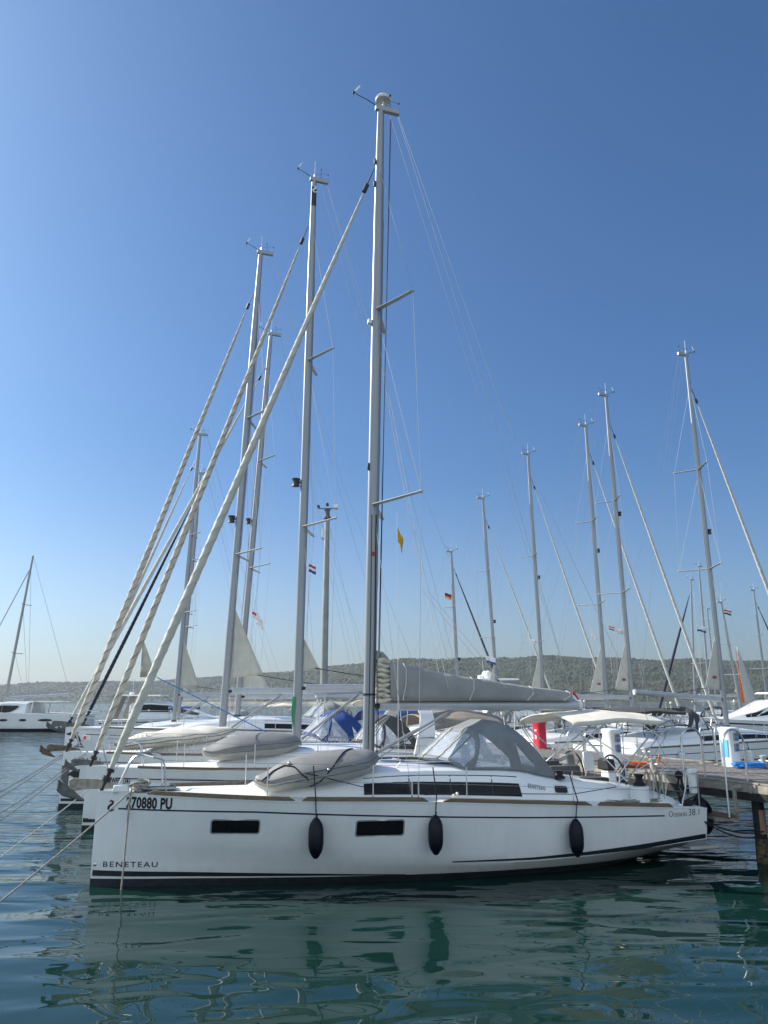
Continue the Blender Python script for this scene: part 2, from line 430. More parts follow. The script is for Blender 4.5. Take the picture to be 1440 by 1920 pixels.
def bimini(root, s0, s1, w, z, fabric, foot_s, foot_z, foot_w, crown=.16, droop=.07, legs=True, name='bimini'):
    rows = []
    for i in range(13):
        t = i/12; s = lerp(s0, s1, t); f = crown*(1-(2*t-1)**2)*.5+.012*math.cos(2*math.pi*2*t)
        rows.append([(s, w*y, z+f+crown*(1-abs(y)**2.2)-(droop if abs(y) > .99 else 0)) for y in (-1, -.97, -.8, -.5, -.2, 0, .2, .5, .8, .97, 1)])
    o = MB().grid(rows).build(name, fabric, root, thick=.02)
    if legs:
        for sd in (-1, 1):
            b = MB()
            for s in (s0+.03, lerp(s0, s1, .5), s1-.03):
                b.tube([(foot_s, sd*foot_w, foot_z), (lerp(foot_s, s, .5), sd*lerp(foot_w, w, .6), lerp(foot_z, z, .5)), (s, sd*w*.985, z-.03)], .014, 6)
            b.build('bimini_frame', steel, o)
    return o

def wheel(root, c, r=.36, mat=black, lean=.12):
    b = MB(); n = (1, 0, lean); b.torus(c, n, r, .018, 30, 8)
    for k in range(5):
        a = 2*math.pi*k/5+.3
        b.tube([c, (c[0]-lean*r*math.cos(a), c[1]+r*math.sin(a), c[2]+r*math.cos(a))], .010, 5)
    b.ball(c, .05)
    return b.build('steering_wheel', [mat], root)

def rail_set(root, h, sd, stations, ht=.62, top=True, name='stanchion'):
    P = []
    for s in stations:
        x = (s, sd*(h.bd(s)-.07), h.zs(s)+.01); y = (s, sd*(h.bd(s)-.07), h.zs(s)+ht)
        MB().tube([x, y], .012, 6).revolve((x[0], x[1], x[2]), [(.03, 0), (.03, .02), (.014, .035), (.014, .06)], 8).build(name, steel, root); P.append(Vector(y))
    return P

def anchor(root, s, z, k, mshank, mfluke, y=0.):
    """plough anchor on the bow roller; k = size"""
    sh = [(-.567, .161), (-.503, .198), (-.086, .166), (.407, .04), (.375, .01), (-.32, 0), (-.455, -.02), (-.556, .02)]
    o = MB().sheet([(s+a*k, y-.026*k, z+b*k) for a, b in sh], (0, .052*k, 0)).revolve((s-.5*k, y-.035*k, z+.07*k), [(.02*k, 0), (.02*k, .07*k)], 8, axis=(0, 1, 0)).build('anchor_shank', mshank, root, bevel=.008)
    rd = [(-.66, .10), (-.556, .05), (-.47, -.03), (-.29, -.19)]; b = MB()
    for sd in (-1, 1):
        wg = [(-.73, .19, .17), (-.745, .03, .23), (-.64, -.075, .19), (-.455, -.14, .10)]
        P = [(s+a*k, y, z+c*k) for a, c in rd]; W_ = [(s+a*k, y+sd*d*k, z+c*k) for a, c, d in wg]
        b.add(P+W_, [(0, 4, 5), (0, 5, 6, 1), (1, 6, 7, 2), (2, 7, 3)])
    b.build('anchor_fluke', mfluke, o, smooth=False, thick=.022*k)
    return o

def masthead(root, mast, s, z, big=False, disc=False, sgn=1):
    MB().box((s+.17, 0, z+.03), (.62, .11, .14)).build('masthead_crane', alu, mast, bevel=.01)
    k = 1.25 if big else 1.
    b = MB().tube([(s-.12, 0, z+.1), (s-.28*k, 0, z+.2), (s-.56*k, 0, z+.31)], [.014, .010, .009], 5)
    b.ball((s-.56*k, 0, z+.32), .035)
    b.tube([(s-.56*k, 0, z+.32), (s-.56*k, .06, z+.24)], .008, 5).tube([(s-.56*k, 0, z+.32), (s-.52*k, -.06, z+.22)], .008, 5)
    o = b.build('wind_sensor', black, mast)
    MB().sheet([(s-.56*k, -.006, z+.36), (s-.50*k, -.006, z+.38), (s-.42*k, -.006, z+.55), (s-.45*k, -.006, z+.56)], (0, .012, 0)).build('wind_vane', white, o)
    b = MB().tube([(s+.24, 0, z+.1), (s+.24, 0, z+.32)], .008, 5)
    for a in (.3, 2.4, 4.5):
        q = (s+.24+.26*math.cos(a), .2*math.sin(a), z+.32+.05*math.cos(a)); b.tube([(s+.24, 0, z+.32), q], .005, 4).ball(q, .026, 8)
    b.build('anemometer', black, mast)
    if disc:
        MB().revolve((s+.06, 0, z+.1), [(.03, 0), (.03, .14), (.18, .17), (.2, .22), (.17, .27), (.02, .31)], 18).build('antenna_dome', cream, mast)
    else:
        MB().tube([(s+.02, .03, z+.08), (s+.03, .03, z+.75)], .007, 5).revolve((s+.02, .03, z+.08), [(.03, 0), (.03, .16), (.01, .18)], 8).build('radio_antenna', white, mast)

def sailboat(label, bow, yaw, L, B, fb, mast_px, top_px, near=-1, lod=1, genoa=sailcloth, genoa_r=.10, boom=None, main_tri=None,
             roof=None, stripe=navy, windows=(), hood=None, bim=None, mastYat=None, group='sailing boats moored stern to the jetty', rx=.125, ry=.085,
             spr=((.36, 1.25), (.63, 1.0)), rail=True, anch=None, roofmat=None, hullmat=None, zk=None, wheelpos=True, genoa_top=.9, fbkw=None):
    """bow = (X, Y) of the stem on the water; the boat runs aft from it along yaw"""
    ca, sa = math.cos(yaw), math.sin(yaw)
    h = Hull(L, B, ((0, fb[0]), (.25, lerp(fb[0], fb[1], .62)), (.5, fb[1]), (1, fb[2])), **(fbkw or {}))
    root = empty('sailing_boat', (bow[0], bow[1], 0), yaw, label, 'sailboat', group)
    # mast position from where it stands in the photograph
    lo, hi = 0., L
    W = lambda s, y, z: (bow[0]+ca*s-sa*y, bow[1]+sa*s+ca*y, z)
    for _ in range(50):
        m = (lo+hi)/2; px = proj(W(m, 0, 1.9))[0]
        if (px < mast_px) == (ca > 0): lo = m
        else: hi = m
    ms = m; rake = 0.
    for _ in range(6):
        Yt = W(ms+rake, 0, 0)[1]; T = at(top_px[0], top_px[1], Yt)
        rake = (T.x-W(ms, 0, 0)[0])/ca
    H = T.z
    h.mesh(root, 44 if lod == 0 else 26, [hullmat or hull_white, antifoul]); h.deck(root)
    rf = None
    if roof:
        rf = Roof(h, [(ms+a, b*B/2, c) for a, b, c in roof]); ro = rf.mesh(root, roofmat)
        for w in windows: rf.window(ms+w[0], ms+w[1], w[2], w[3], near, root, *(w[4:6] if len(w) > 4 else ()), parent=ro)
        for w in windows: rf.window(ms+w[0], ms+w[1], w[2], w[3], -near, root, *(w[4:6] if len(w) > 4 else ()), parent=ro)
    zd = rf.top(ms, 0)[2] if rf else h.zs(ms)+.1
    P = lambda t: Vector((ms+rake*t, 0, lerp(zd-.05, H, t)))
    mb = MB().tube([P(0), P(.3), P(.62), P(.82), P(.95), P(1)], [rx, rx, rx, rx*.93, rx*.74, rx*.66], 16, ry=[ry, ry, ry, ry*.9, ry*.72, ry*.66])
    mast = mb.build('mast', alu, root)
    MB().tube([P(0)+Vector((rx*.96, 0, .3)), P(.5)+Vector((rx*.96, 0, 0)), P(.80)+Vector((rx*.9, 0, 0))], .016, 6).build('mast_track', pm('mast groove', (.14, .15, .16), .5), mast)
    MB().tube([P(0)+Vector((0, 0, .03)), P(0)+Vector((0, 0, .12))], rx*1.25, 14, ry=ry*1.4).build('mast_collar', black, mast)
    tips = []
    for f, ln in spr:
        b0 = P(f)
        for sd in (-1, 1):
            tip = b0+Vector((ln*.44, sd*ln*.9, .03)); tips.append((f, sd, tip))
            MB().tube([b0+Vector((0, sd*ry*.6, 0)), b0.lerp(tip, .5), tip], [.03, .027, .024], 8, ry=[.07, .062, .05]).ball(tip, .04, 8).build('spreader', lit_alu, mast)
    masthead(root, mast, P(1).x, H, big=lod == 0, disc=lod == 0)
    hd = P(genoa_top)
    # standing rigging, each wire a part
    for sd in (-1, 1):
        ch = (ms+.42, sd*(h.bd(ms)-.1), h.zs(ms)+.02); t = [q[2] for q in tips if q[1] == sd]
        pts = [ch]+t+[tuple(hd+Vector((0, sd*ry*.7, -.05)))]
        wires(root, 'cap_shroud', pts)
        wires(root, 'lower_shroud', [(ms+.3, sd*(h.bd(ms)-.12), h.zs(ms)+.02), tuple(P(spr[0][0]-.02)+Vector((.03, sd*ry*.7, 0)))])
        if len(t) > 1: wires(root, 'diagonal_shroud', [tuple(t[0]), tuple(P(spr[1][0]-.02)+Vector((.03, sd*ry*.7, 0)))])
        fork = Vector((lerp(P(1).x, L-.2, .48), 0, lerp(H, 1.3, .48)))
        wires(root, 'backstay', [tuple(P(1)+Vector((.42, sd*.02, .03))), (fork.x, sd*.25, fork.z), (L-.25, sd*(h.bd(L)-.25), h.zs(L)+.05)], .005)
    wires(root, 'topping_lift', [tuple(P(1)+Vector((.22, .02, 0))), (ms+(boom[0] if boom else 4.2)*.98, .02, (boom[1] if boom else 2.9)+.12)], .004)
    if genoa:
        g0 = Vector((.20, 0, h.zs(.3)+.38)); g1 = hd+Vector((-rx-.12, 0, -.25))
        d = (g1-g0).normalized()
        rr = ((0, genoa_r*.6), (.05, genoa_r*.95), (.2, genoa_r*1.05), (.5, genoa_r*.95), (.85, genoa_r*.6), (1, genoa_r*.28))
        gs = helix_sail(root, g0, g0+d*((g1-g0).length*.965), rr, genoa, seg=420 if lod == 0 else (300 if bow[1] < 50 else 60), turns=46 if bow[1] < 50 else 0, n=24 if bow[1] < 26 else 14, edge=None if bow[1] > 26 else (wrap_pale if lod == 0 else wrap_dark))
        b = MB().tube([g0-d*.42, g0-d*.2, g0+d*.02], [.03, .04, .045], 8).tube([g0-d*.22, g0-d*.14], .085, 12).tube([g0-d*.06, g0-d*.01], .075, 12)
        b.build('furling_drum', black, gs)
        MB().tube([g1-d*.42, g1-d*.2], .055, 8).tube([g1-d*.3, g1+d*.3], .015, 6).build('halyard_swivel', black, gs)
    if boom:
        bl, bz, style = boom[0], boom[1], boom[2]
        g = Vector((ms+rx+.08+rake*.1, 0, bz)); e = Vector((ms+bl, 0, bz+boom[3] if len(boom) > 3 else bz))
        bo = MB().tube([g, g.lerp(e, .5), e], .105, 14, ry=.075).build('boom', lit_alu, root)
        MB().tube([e-Vector((.02, 0, 0)), e+Vector((.07, 0, 0))], .11, 14, ry=.08).build('boom_end', cream, bo)
        MB().tube([g+Vector((-.14, 0, -.02)), g+Vector((.06, 0, 0))], .05, 8).build('gooseneck', black, bo)
        kk = Vector((ms+bl*.38, 0, bz-.1)); k0 = Vector((ms+rx+.03, 0, zd+.16))
        MB().tube([k0, k0.lerp(kk, .55)], .038, 8).tube([k0.lerp(kk, .5), kk], .026, 8).tube([k0+Vector((.05, 0, -.09)), kk+Vector((-.05, 0, -.08))], .012, 5).build('rod_kicker', alu, root)
        b = MB().tube([(ms+bl*.62, 0, bz-.1), (ms+bl*.64, .02, zd+.1)], .012, 5).tube([(ms+bl*.68, 0, bz-.1), (ms+bl*.66, -.04, zd+.1)], .012, 5).ball((ms+bl*.62, 0, bz-.17), .06, 8)
        b.build('mainsheet', rope_white, root)
        if style == 'tri':
            ht, out, zb = main_tri
            rows = []
            for i in range(13):
                t = i/12; z = lerp(bz+zb, bz+zb+ht, t); x = ms+rake*.15+rx*.9
                rows.append([(lerp(x, x+out*(1-t), j/5), .03*math.sin(3*j/5+2*t), z-(.0 if t else .0)+.10*(1-t)*(j/5)) for j in range(6)])
            ml = MB().grid(rows).build('furled_mainsail', sailcloth if lod < 2 else pm('grey sailcloth', (.38, .385, .38), .85, var=.04), root, thick=.012)
            wires(ml, 'clew_line', [(ms+out, 0, bz+zb+.1), (ms+lerp(out, bl, .7), 0, bz+.12)], .012, black)
    if hood: sprayhood(root, rf, ms+hood[0], ms+hood[1], hood[2], hood[3], hood[4], near)
    if bim: bimini(root, ms+bim[0], ms+bim[1], bim[2], bim[3], bim[4], ms+(bim[0]+bim[1])/2, h.zs(L*.9)+.3, min(bim[2]+.25, h.bd(L*.85)-.2), crown=bim[5] if len(bim) > 5 else .16)
    if wheelpos and lod < 2:
        for sd in (-1, 1): wheel(root, (L*.865, sd*.8, h.zs(L*.86)+.62))
    if rail:
        sts = {0: (), 1: (.19, .33, .46, .6, .74), 2: (.18, .4, .62, .8)}[lod]
        for sd in (-1, 1):
            Pn = rail_set(root, h, sd, [L*t for t in sts]) if sts else []
            if lod:
                # pulpit and pushpit
                q = [(1.25, h.bd(1.25)-.1), (.5, h.bd(.6)-.02)]
                a, b_ = h.zs(1.2), h.zs(.5)
                pu = MB().tube([(1.35, sd*q[0][1], a), (1.28, sd*q[0][1], a+.5), (1.15, sd*q[0][1]*.95, a+.62), (.45, sd*q[1][1]*.8, b_+.66), (.3, sd*q[1][1]*.7, b_+.6), (.5, sd*q[1][1]*.7, b_)], .014, 6).build('pulpit', steel, root)
                w = h.bd(L)-.12; z = h.zs(L)
                MB().tube([(L-1.3, sd*(h.bd(L-1.3)-.1), z), (L-1.3, sd*(h.bd(L-1.3)-.1), z+.6), (L-.15, sd*w, z+.62), (L-.12, sd*w*.4, z+.62)], .014, 6).tube([(L-.15, sd*w, z), (L-.15, sd*w, z+.62)], .014, 6).build('pushpit', steel, root)
                st_ = Vector((1.2, sd*q[0][1], a+.6)); en = Vector((L-1.3, sd*(h.bd(L-1.3)-.1), z+.6))
                b2 = MB().tube([st_]+Pn+[en], .005, 4).tube([v-Vector((0, 0, .3)) for v in [st_]+Pn+[en]], .004, 4)
                b2.build('lifeline', wire, root)
    if stripe and lod:
        h.strip('hull_stripe', L*.06, L*.95, lambda s: h.zs(s)-.26, lambda s: h.zs(s)-.235, near, stripe, root)
        h.strip('boot_stripe', .05, L*.93, lambda s: h.za(s)+.07, lambda s: h.za(s)+.15, near, stripe, root)
        MB().grid([[(s, near*(h.bd(s)-.03), h.zs(s)+.0), (s, near*(h.bd(s)-.03), h.zs(s)+.06), (s, near*(h.bd(s)-.07), h.zs(s)+.06), (s, near*(h.bd(s)-.07), h.zs(s)-.01)] for s in [lerp(L*.1, L*.95, i/30) for i in range(31)]]).build('toe_rail', teak, root)
    if anch: anchor(root, .08, h.zs(.1)+.03, anch[0], anch[1], anch[2])
    return dict(root=root, h=h, ms=ms, rake=rake, H=H, rf=rf, mast=mast, P=P, W=W, zd=zd, L=L, yaw=yaw, tips=tips)

def fender(c, ln, r, top, mat, label, group, rope=black, name='fender'):
    """long fender hanging from its lanyard; c = world centre, top = where the lanyard is made fast"""
    o = empty(name, (c[0], c[1], c[2]-ln/2), 0, label, 'fender', group)
    hz = ln/2
    pr = [(.028, -hz), (.045, -hz+.012), (r*.5, -hz+.04), (r*.78, -hz+.10), (r*.93, -hz+.165), (r, -hz+.24), (r, hz-.25), (r*.94, hz-.16), (r*.78, hz-.095), (r*.5, hz-.04), (.045, hz-.015), (.028, hz)]
    b = MB().revolve((0, 0, hz), [(a, z*1.) for a, z in pr], 18).build('fender_body', mat, o)
    t = Vector(top)-Vector((c[0], c[1], c[2]-hz))
    MB().tube([(0, 0, ln-.03), tuple(t)], .011, 6).tube([(0, 0, ln-.06), (.02, 0, ln+.05), (-.01, 0, ln+.03)], .012, 5).build('lanyard', rope, o)
    return o
# ================================================================ the white boat in front
YA = R(18)
A = sailboat('large white sailing boat in front, registration 270880 PU on its bow, grey sprayhood', (-5.1, 14.49), YA, 11.52, 4.0,
             (1.57, 1.38, 1.05), 690, (714, 206), lod=0, genoa=sailcloth, genoa_r=.078, boom=(4.85, 3.03, 'pack', 0),
             roof=[(-2.35, .30, .03), (-1.9, .52, .20), (-1.2, .60, .30), (0, .66, .44), (1.5, .68, .50), (2.7, .69, .50), (3.15, .70, .42), (3.6, .70, .375), (4.5, .71, .345), (5.3, .715, .29), (5.8, .715, .20), (6.1, .715, .12)],
             hood=None, anch=(1., galv, galv_dark), rail=False, wheelpos=False, spr=((.345, 1.42), (.645, 1.15)), genoa_top=.885)
hA, rA, fA, WA, msA, PA = A['h'], A['root'], A['rf'], A['W'], A['ms'], A['P']
LA = A['L']
def sheer_s(x, dz=0.):
    lo, hi = 0., LA
    for _ in range(40):
        m = (lo+hi)/2
        if proj(WA(m, -hA.bd(m), hA.zs(m)+dz))[0] < x: lo = m
        else: hi = m
    return m
def side_sz(x, y):
    s, z = 5., .9
    for _ in range(60):
        p = hA.pt(s, z, -1); q = proj(WA(*p))
        s += (x-q[0])*.0095; z -= (y-q[1])*.0095
        s = max(.02, min(LA-.01, s)); z = max(.05, min(hA.zs(s), z))
    return s, z
# ---- markings on the near side
def line_from_px(pts):
    t = [side_sz(*p) for p in pts]; return lambda s: lin(t, s), t[0][0], t[-1][0]
f, a, b = line_from_px([(222, 1516), (480, 1522.5), (720, 1530), (1000, 1533), (1246, 1529.5)])
for sd in (-1, 1): hA.strip('sheer_stripe', a, b, lambda s: f(s)-.013, lambda s: f(s)+.013, sd, navy, rA)
f0, a, b = line_from_px([(171, 1642), (400, 1643), (600, 1642), (761, 1640.5)])
f1, a, b = line_from_px([(171, 1631), (400, 1635.5), (600, 1638), (761, 1639)])
for sd in (-1, 1): hA.strip('bow_boot_stripe', .03, b, f0, f1, sd, stripem, rA, n=60)
g0, a, b = line_from_px([(848, 1617), (1000, 1612), (1100, 1603.5), (1200, 1592.5), (1316, 1575)])
g1, a, b = line_from_px([(848, 1615), (1000, 1607.5), (1100, 1597), (1200, 1583.5), (1316, 1564)])
for sd in (-1, 1): hA.strip('stern_boot_stripe', a, LA-.03, g0, g1, sd, stripem, rA, n=60)
for (x0, y0, x1, y1) in ((397, 1537, 485, 1563), (669, 1539, 756, 1566)):
    s0, zt = side_sz(x0, y0+1); s1, zb = side_sz(x1, y1-1)
    for sd in (-1, 1): hA.window(s0, s1, zb, zt, sd, rA)
def word_px(name, txt, x0, y0, x1, y1, cap, mat, bold=0., spacing=1.):
    s0, z0 = side_sz(x0, y0); s1, z1 = side_sz(x1, y1); ht = side_sz(x0, y0-cap)[1]-z0
    return hA.word(name, txt, s0, s1, z0, z1, ht, -1, mat, rA, bold, spacing)
word_px('registration_number', '270880 PU', 236, 1513.5, 322, 1516.5, 20.5, black, .038, 1.06)
word_px('maker_lettering', 'BENETEAU', 193, 1625, 295, 1625.5, 10, navy, .005, 1.25)
word_px('model_lettering', 'Oceanis', 1254, 1531.5, 1288, 1530, 10.5, stripem, -.012)
word_px('model_number', '38.1', 1291, 1529.5, 1311, 1528, 13, stripem, -.012)
# sea-horse like mark on the bow: a curl of tapering stroke
def swan(name, c_s, c_z, k, fm, mat, parent):
    pts = [(-.25, .62), (.05, .9), (.38, .72), (.32, .38), (.0, .12), (-.28, -.15), (-.3, -.5), (0, -.78), (.4, -.72), (.75, -.45)]
    wd = [.06, .16, .2, .2, .2, .2, .2, .18, .14, .03]
    L_, R_ = [], []
    for i, p in enumerate(pts):
        q0, q1 = pts[max(0, i-1)], pts[min(len(pts)-1, i+1)]
        dx, dy = q1[0]-q0[0], q1[1]-q0[1]; n = math.hypot(dx, dy); nx, ny = -dy/n, dx/n
        L_.append(fm(c_s+k*(p[0]+nx*wd[i]), c_z+k*(p[1]+ny*wd[i]))); R_.append(fm(c_s+k*(p[0]-nx*wd[i]), c_z+k*(p[1]-ny*wd[i])))
    o = MB().grid([L_, R_]).build(name, mat, parent)
    return o
s0, z0 = side_sz(207, 1511)
swan('bow_emblem', s0, z0, .10, lambda s, z: hA.pt(s, z, -1, .005), black, rA)
# chain plate stud at the stem
b = MB().revolve(hA.pt(.06, .36, -1, .0), [(.03, 0), (.03, .012), (.01, .018)], 10, axis=(0, -1, 0)); b.build('stem_fitting', steel, rA)
# ---- teak toe rail in four lengths with gaps at the fairleads
for sd in (-1, 1):
    for x0, x1 in ((276, 553), (567, 803), (832, 1110), (1122, 1262)):
        s0, s1 = sheer_s(x0), sheer_s(x1); sec = lambda s, e: [(s, sd*(hA.bd(s)+.012-.02*e), hA.zs(s)+.0), (s, sd*(hA.bd(s)+.012-.02*e), hA.zs(s)+.065), (s, sd*(hA.bd(s)-.035), hA.zs(s)+.07), (s, sd*(hA.bd(s)-.04), hA.zs(s)-.01)]
        rings = [sec(lerp(s0, s1, i/24)+(.06 if i == 0 else 0)*0, 0) for i in range(25)]
        for q in (0, -1):
            rings[q] = [(x, y, min(z, hA.zs(x)+.012)) for x, y, z in rings[q]]
        MB().loft(rings).build('toe_rail', teak, rA)
    # white gunwale moulding under the toe rail
    hA.strip('rubbing_strake', .05, LA, lambda s: hA.zs(s)-.02, lambda s: hA.zs(s)+.004, sd, white, rA, off=.01)
# ---- coach roof windows, small coaming window, lettering
def roof_s(x, t):
    lo, hi = msA-2.3, LA-.2
    for _ in range(40):
        m = (lo+hi)/2
        if proj(WA(*fA.side(m, t, -1)))[0] < x: lo = m
        else: hi = m
    return m
w0, w1 = roof_s(682, .5), roof_s(978, .5)
for sd in (-1, 1):
    wn = fA.window(w0, w1, .09, .80, sd, rA, 0, -.10)
    for q in (.27, .53, .8):
        s = lerp(w0, w1, q); MB().grid([[fA.side(s+e, t, sd, .009) for t in (.12, .5, .78)] for e in (0, .02)]).build('window_joint', black, wn)
cs0, cs1 = roof_s(1040, .5), roof_s(1064, .5)
def coaming_plate(e, off, rc):
    out = []; cs, a, c0, bq = (cs0+cs1)/2, (cs1-cs0)/2+e, fA.ht((cs0+cs1)/2)*.52, .062+e
    for qx, qz, t0 in ((1, 1, 0), (-1, 1, 90), (-1, -1, 180), (1, -1, 270)):
        for k in range(5):
            t = R(t0+22.5*k); out.append((cs+qx*(a-rc)+rc*math.cos(t), c0+qz*(bq-rc)+rc*math.sin(t)))
    rows = []
    for f_ in (1., .98, .5, .01):
        r = [fA.side(cs+(x-cs)*f_, (c0+(z-c0)*f_)/fA.ht(x), -1, off if f_ < 1 else -.003) for x, z in out]; rows.append(r+[r[0]])
    return MB().grid(rows)
fr = coaming_plate(.025, .006, .05).build('coaming_window', pm('window rim', (.6, .6, .6), .3), rA)
coaming_plate(0, .011, .035).build('pane', glassm, fr)
e0, e1 = roof_s(990, .5), roof_s(1022, .5)
text_part('coachroof_lettering', 'BENETEAU', lambda u, v: fA.side(lerp(e0, e1, u), .42+.17*v, -1, .006), pm('grey lettering', (.10, .11, .12), .4), rA, .02, 1.3)
# dark window-like grab rail, hatches and gear on the roof
for sd in (-1, 1):
    s0, s1 = roof_s(752, .9), roof_s(872, .9); y = sd*fA.w(s0)*.72
    pts = [fA.top(s0, y)]+[tuple(Vector(fA.top(lerp(s0, s1, t), y))+Vector((0, 0, .09))) for t in (.06, .35, .65, .94)]+[fA.top(s1, y)]
    MB().tube(pts, .014, 6).build('grab_rail', steel, rA)
def hatch(s, y, a, b_, name='deck_hatch'):
    z = fA.top(s, y)[2] if msA-2.3 < s else hA.zs(s)+.06
    o = MB().box((s, y, z+.015), (a, b_, .05), taper=.94).build(name, alu, rA, bevel=.01)
    MB().box((s, y, z+.045), (a*.86, b_*.86, .012)).build('pane', glassm, o)
hatch(msA+.85, 0, .55, .55); hatch(msA+1.75, .35, .4, .4); hatch(msA-1.3, 0, .55, .55); hatch(1.05, 0, .6, .6, 'anchor_locker_lid')
# solar panel strip / lines organiser forward of the hood
MB().sheet([(msA+1.0, -.75, fA.top(msA+1., .75)[2]+.05), (msA+1.95, -.8, fA.top(msA+1.9, .8)[2]+.06), (msA+1.95, -.25, fA.top(msA+1.9, .25)[2]+.05), (msA+1.0, -.25, fA.top(msA+1., .25)[2]+.05)], (0, 0, .02)).build('solar_panel', pm('solar cells', (.03, .035, .06), .25), rA)
for q in range(5):
    y = -.28-.11*q; MB().tube([fA.top(msA+.2, y*.4)[:2]+(fA.top(msA+.2, y*.4)[2]+.03,), fA.top(msA+1.2, y)[:2]+(fA.top(msA+1.2, y)[2]+.03,), fA.top(msA+2.1, y)[:2]+(fA.top(msA+2.1, y)[2]+.03,)], .009, 5).build('control_line', (rope_red, rope_white, rope_white, rope_black, rope_blue)[q], rA)
# ---- sail cover on the boom
bz = 3.03; s_m = msA+.22
top = ((0, .80), (.04, .78), (.25, .60), (.5, .45), (.75, .31), (.93, .24), (1, .20)); rows = []
s_a, s_b = msA+.42, msA+4.62
for i in range(49):
    t = i/48; s = lerp(s_a, s_b, t); hh = lin(top, t); rr = []
    wv = .018*math.sin(19*t*math.pi)+.012*math.sin(31*t*math.pi+1)
    for k in range(13):
        a = k/12; ang = math.pi*(a-.5)
        y = .17*math.cos(math.pi*abs(2*a-1)/2)**.6*(-1 if a < .5 else 1) if False else None
        u = abs(2*a-1); sg = -1 if a < .5 else 1
        y = sg*(.135+.045*math.sin(math.pi*min(1, 1-u)*1.0)+wv*math.sin(math.pi*(1-u))*.8)*(u**.22 if u > 0 else 0)
        z = bz+.085+hh*(1-u**1.25)
        rr.append((s, y, z))
    rows.append(rr)
cov = MB().grid(rows).build('sail_cover', sail_grey, rA, thick=.012)
for t in (.08, .44, .77, .985):
    s = lerp(s_a, s_b, t); hh = lin(top, t); 
    MB().tube([(s-.06-.10*t, -.155, bz+.10), (s-.01, -.19, bz+.1+hh*.45), (s+.02, -.12, bz+.085+hh*.86), (s, 0, bz+.1+hh)], .012, 5).build('cover_strap', rope_white, cov)
random.seed(11)
fold = MB()
for k in range(9):
    z = bz+.10+k*.098; w = .16-.008*k+.02*random.random(); ph = random.random()*6
    rg = []
    for j in range(9):
        t = j/8; s = lerp(msA+.17, msA+.44, t); rr = .055*(1-.35*(2*t-1)**2)+.012*random.random()
        rg.append([(s, w*.95*math.cos(2*math.pi*q/12)*(1+.12*math.sin(3*t+ph)), z+.02*math.sin(5*t+ph)+rr*math.sin(2*math.pi*q/12)*(1.25 if k == 8 else 1)) for q in range(12)])
    fold.loft(rg)
fold.build('folded_mainsail', pm('folded sail cream', (.62, .57, .46), .8, var=.14, scale=9, bump=.02, bscale=12), rA, angle=70)
MB().tube([(msA+.17, -.02, bz+.9), (msA+.2, 0, bz+1.05), (msA+.26, 0, bz+1.0), (msA+.42, 0, bz+.88)], [.05, .08, .09, .05], 10).build('sail_headboard', sail_grey, rA)
# lazy jacks
for sd in (-1, 1):
    j = PA(.34)+Vector((.05, sd*.06, 0)); k = Vector((msA+1.25, sd*.12, bz+2.4))
    wires(rA, 'lazy_jack', [tuple(PA(.60)+Vector((.02, sd*.05, 0))), tuple(k)], .0045, rope_white)
    for q in (.30, .62):
        wires(rA, 'lazy_jack', [tuple(k), (lerp(s_a, s_b, q), sd*.17, bz+.35)], .0045, rope_white)
for q, m in ((.19, rope_black), (.16, rope_black)):
    wires(rA, 'halyard', [tuple(PA(.985)+Vector((.26, -.03 if q > .17 else .03, 0))), tuple(PA(.5)+Vector((.21, -.02, 0))), tuple(PA(0)+Vector((q, -.03, .2)))], .008, navy_canvas)
for q in (-.05, .05):
    wires(rA, 'mast_halyard', [tuple(PA(.33)+Vector((q, -.09, 0))), tuple(PA(.16)+Vector((q+.02, -.095, 0))), tuple(PA(.01)+Vector((q+.02, -.1, .1)))], .009, rope_black)
MB().tube([PA(.088)+Vector((0, 0, -.02)), PA(.088)+Vector((0, 0, .02))], .136, 16, ry=.096).build('mast_band', black, A['mast'])
MB().box(tuple(PA(.275)+Vector((.02, -.088, 0))), (.09, .012, .09)).build('mast_sticker', wreck_red, A['mast'])
b = MB().box(tuple(PA(.628)+Vector((-.17, 0, -.05))), (.10, .10, .12), taper=.8); b.build('steaming_light', cream, A['mast'], bevel=.01)
for t in (.40, .86, .90):
    MB().box(tuple(PA(t)+Vector((-.13, -.03, 0))), (.05, .05, .16)).build('mast_fitting', black, A['mast'], bevel=.01)
# ---- sprayhood, bimini, wheels, cockpit gear
sprayhood(rA, fA, roof_s(878, .95), roof_s(1052, .95), 1.2, .84, grey_canvas, -1)
bs0, bs1 = 9.02, 11.35
bimini(rA, bs0, bs1, 1.15, 2.66, cream_canvas, 9.95, hA.zs(9.9)+.42, 1.5, crown=.17)
for sd in (-1, 1):
    MB().tube([(9.75, sd*1.52, hA.zs(9.8)+.28), (9.8, sd*1.5, hA.zs(9.8)+.55), (10.1, sd*1.42, 1.95), (11.0, sd*1.2, 2.6), (11.42, sd*1.1, 2.72), (11.5, sd*.6, 2.78)], .018, 8).build('bimini_bow', steel, rA)
    MB().tube([(9.55, sd*1.35, 2.0), (9.0, sd*1.15, 2.62)], .014, 6).tube([(10.1, sd*1.42, 1.95), (9.1, sd*1.15, 2.62)], .014, 6).build('bimini_strut', steel, rA)
    MB().tube([(11.4, sd*1.2, 2.62), (10.55, sd*1.45, 1.9), (9.7, sd*1.5, 1.55)], .012, 6).build('bimini_brace', steel, rA)
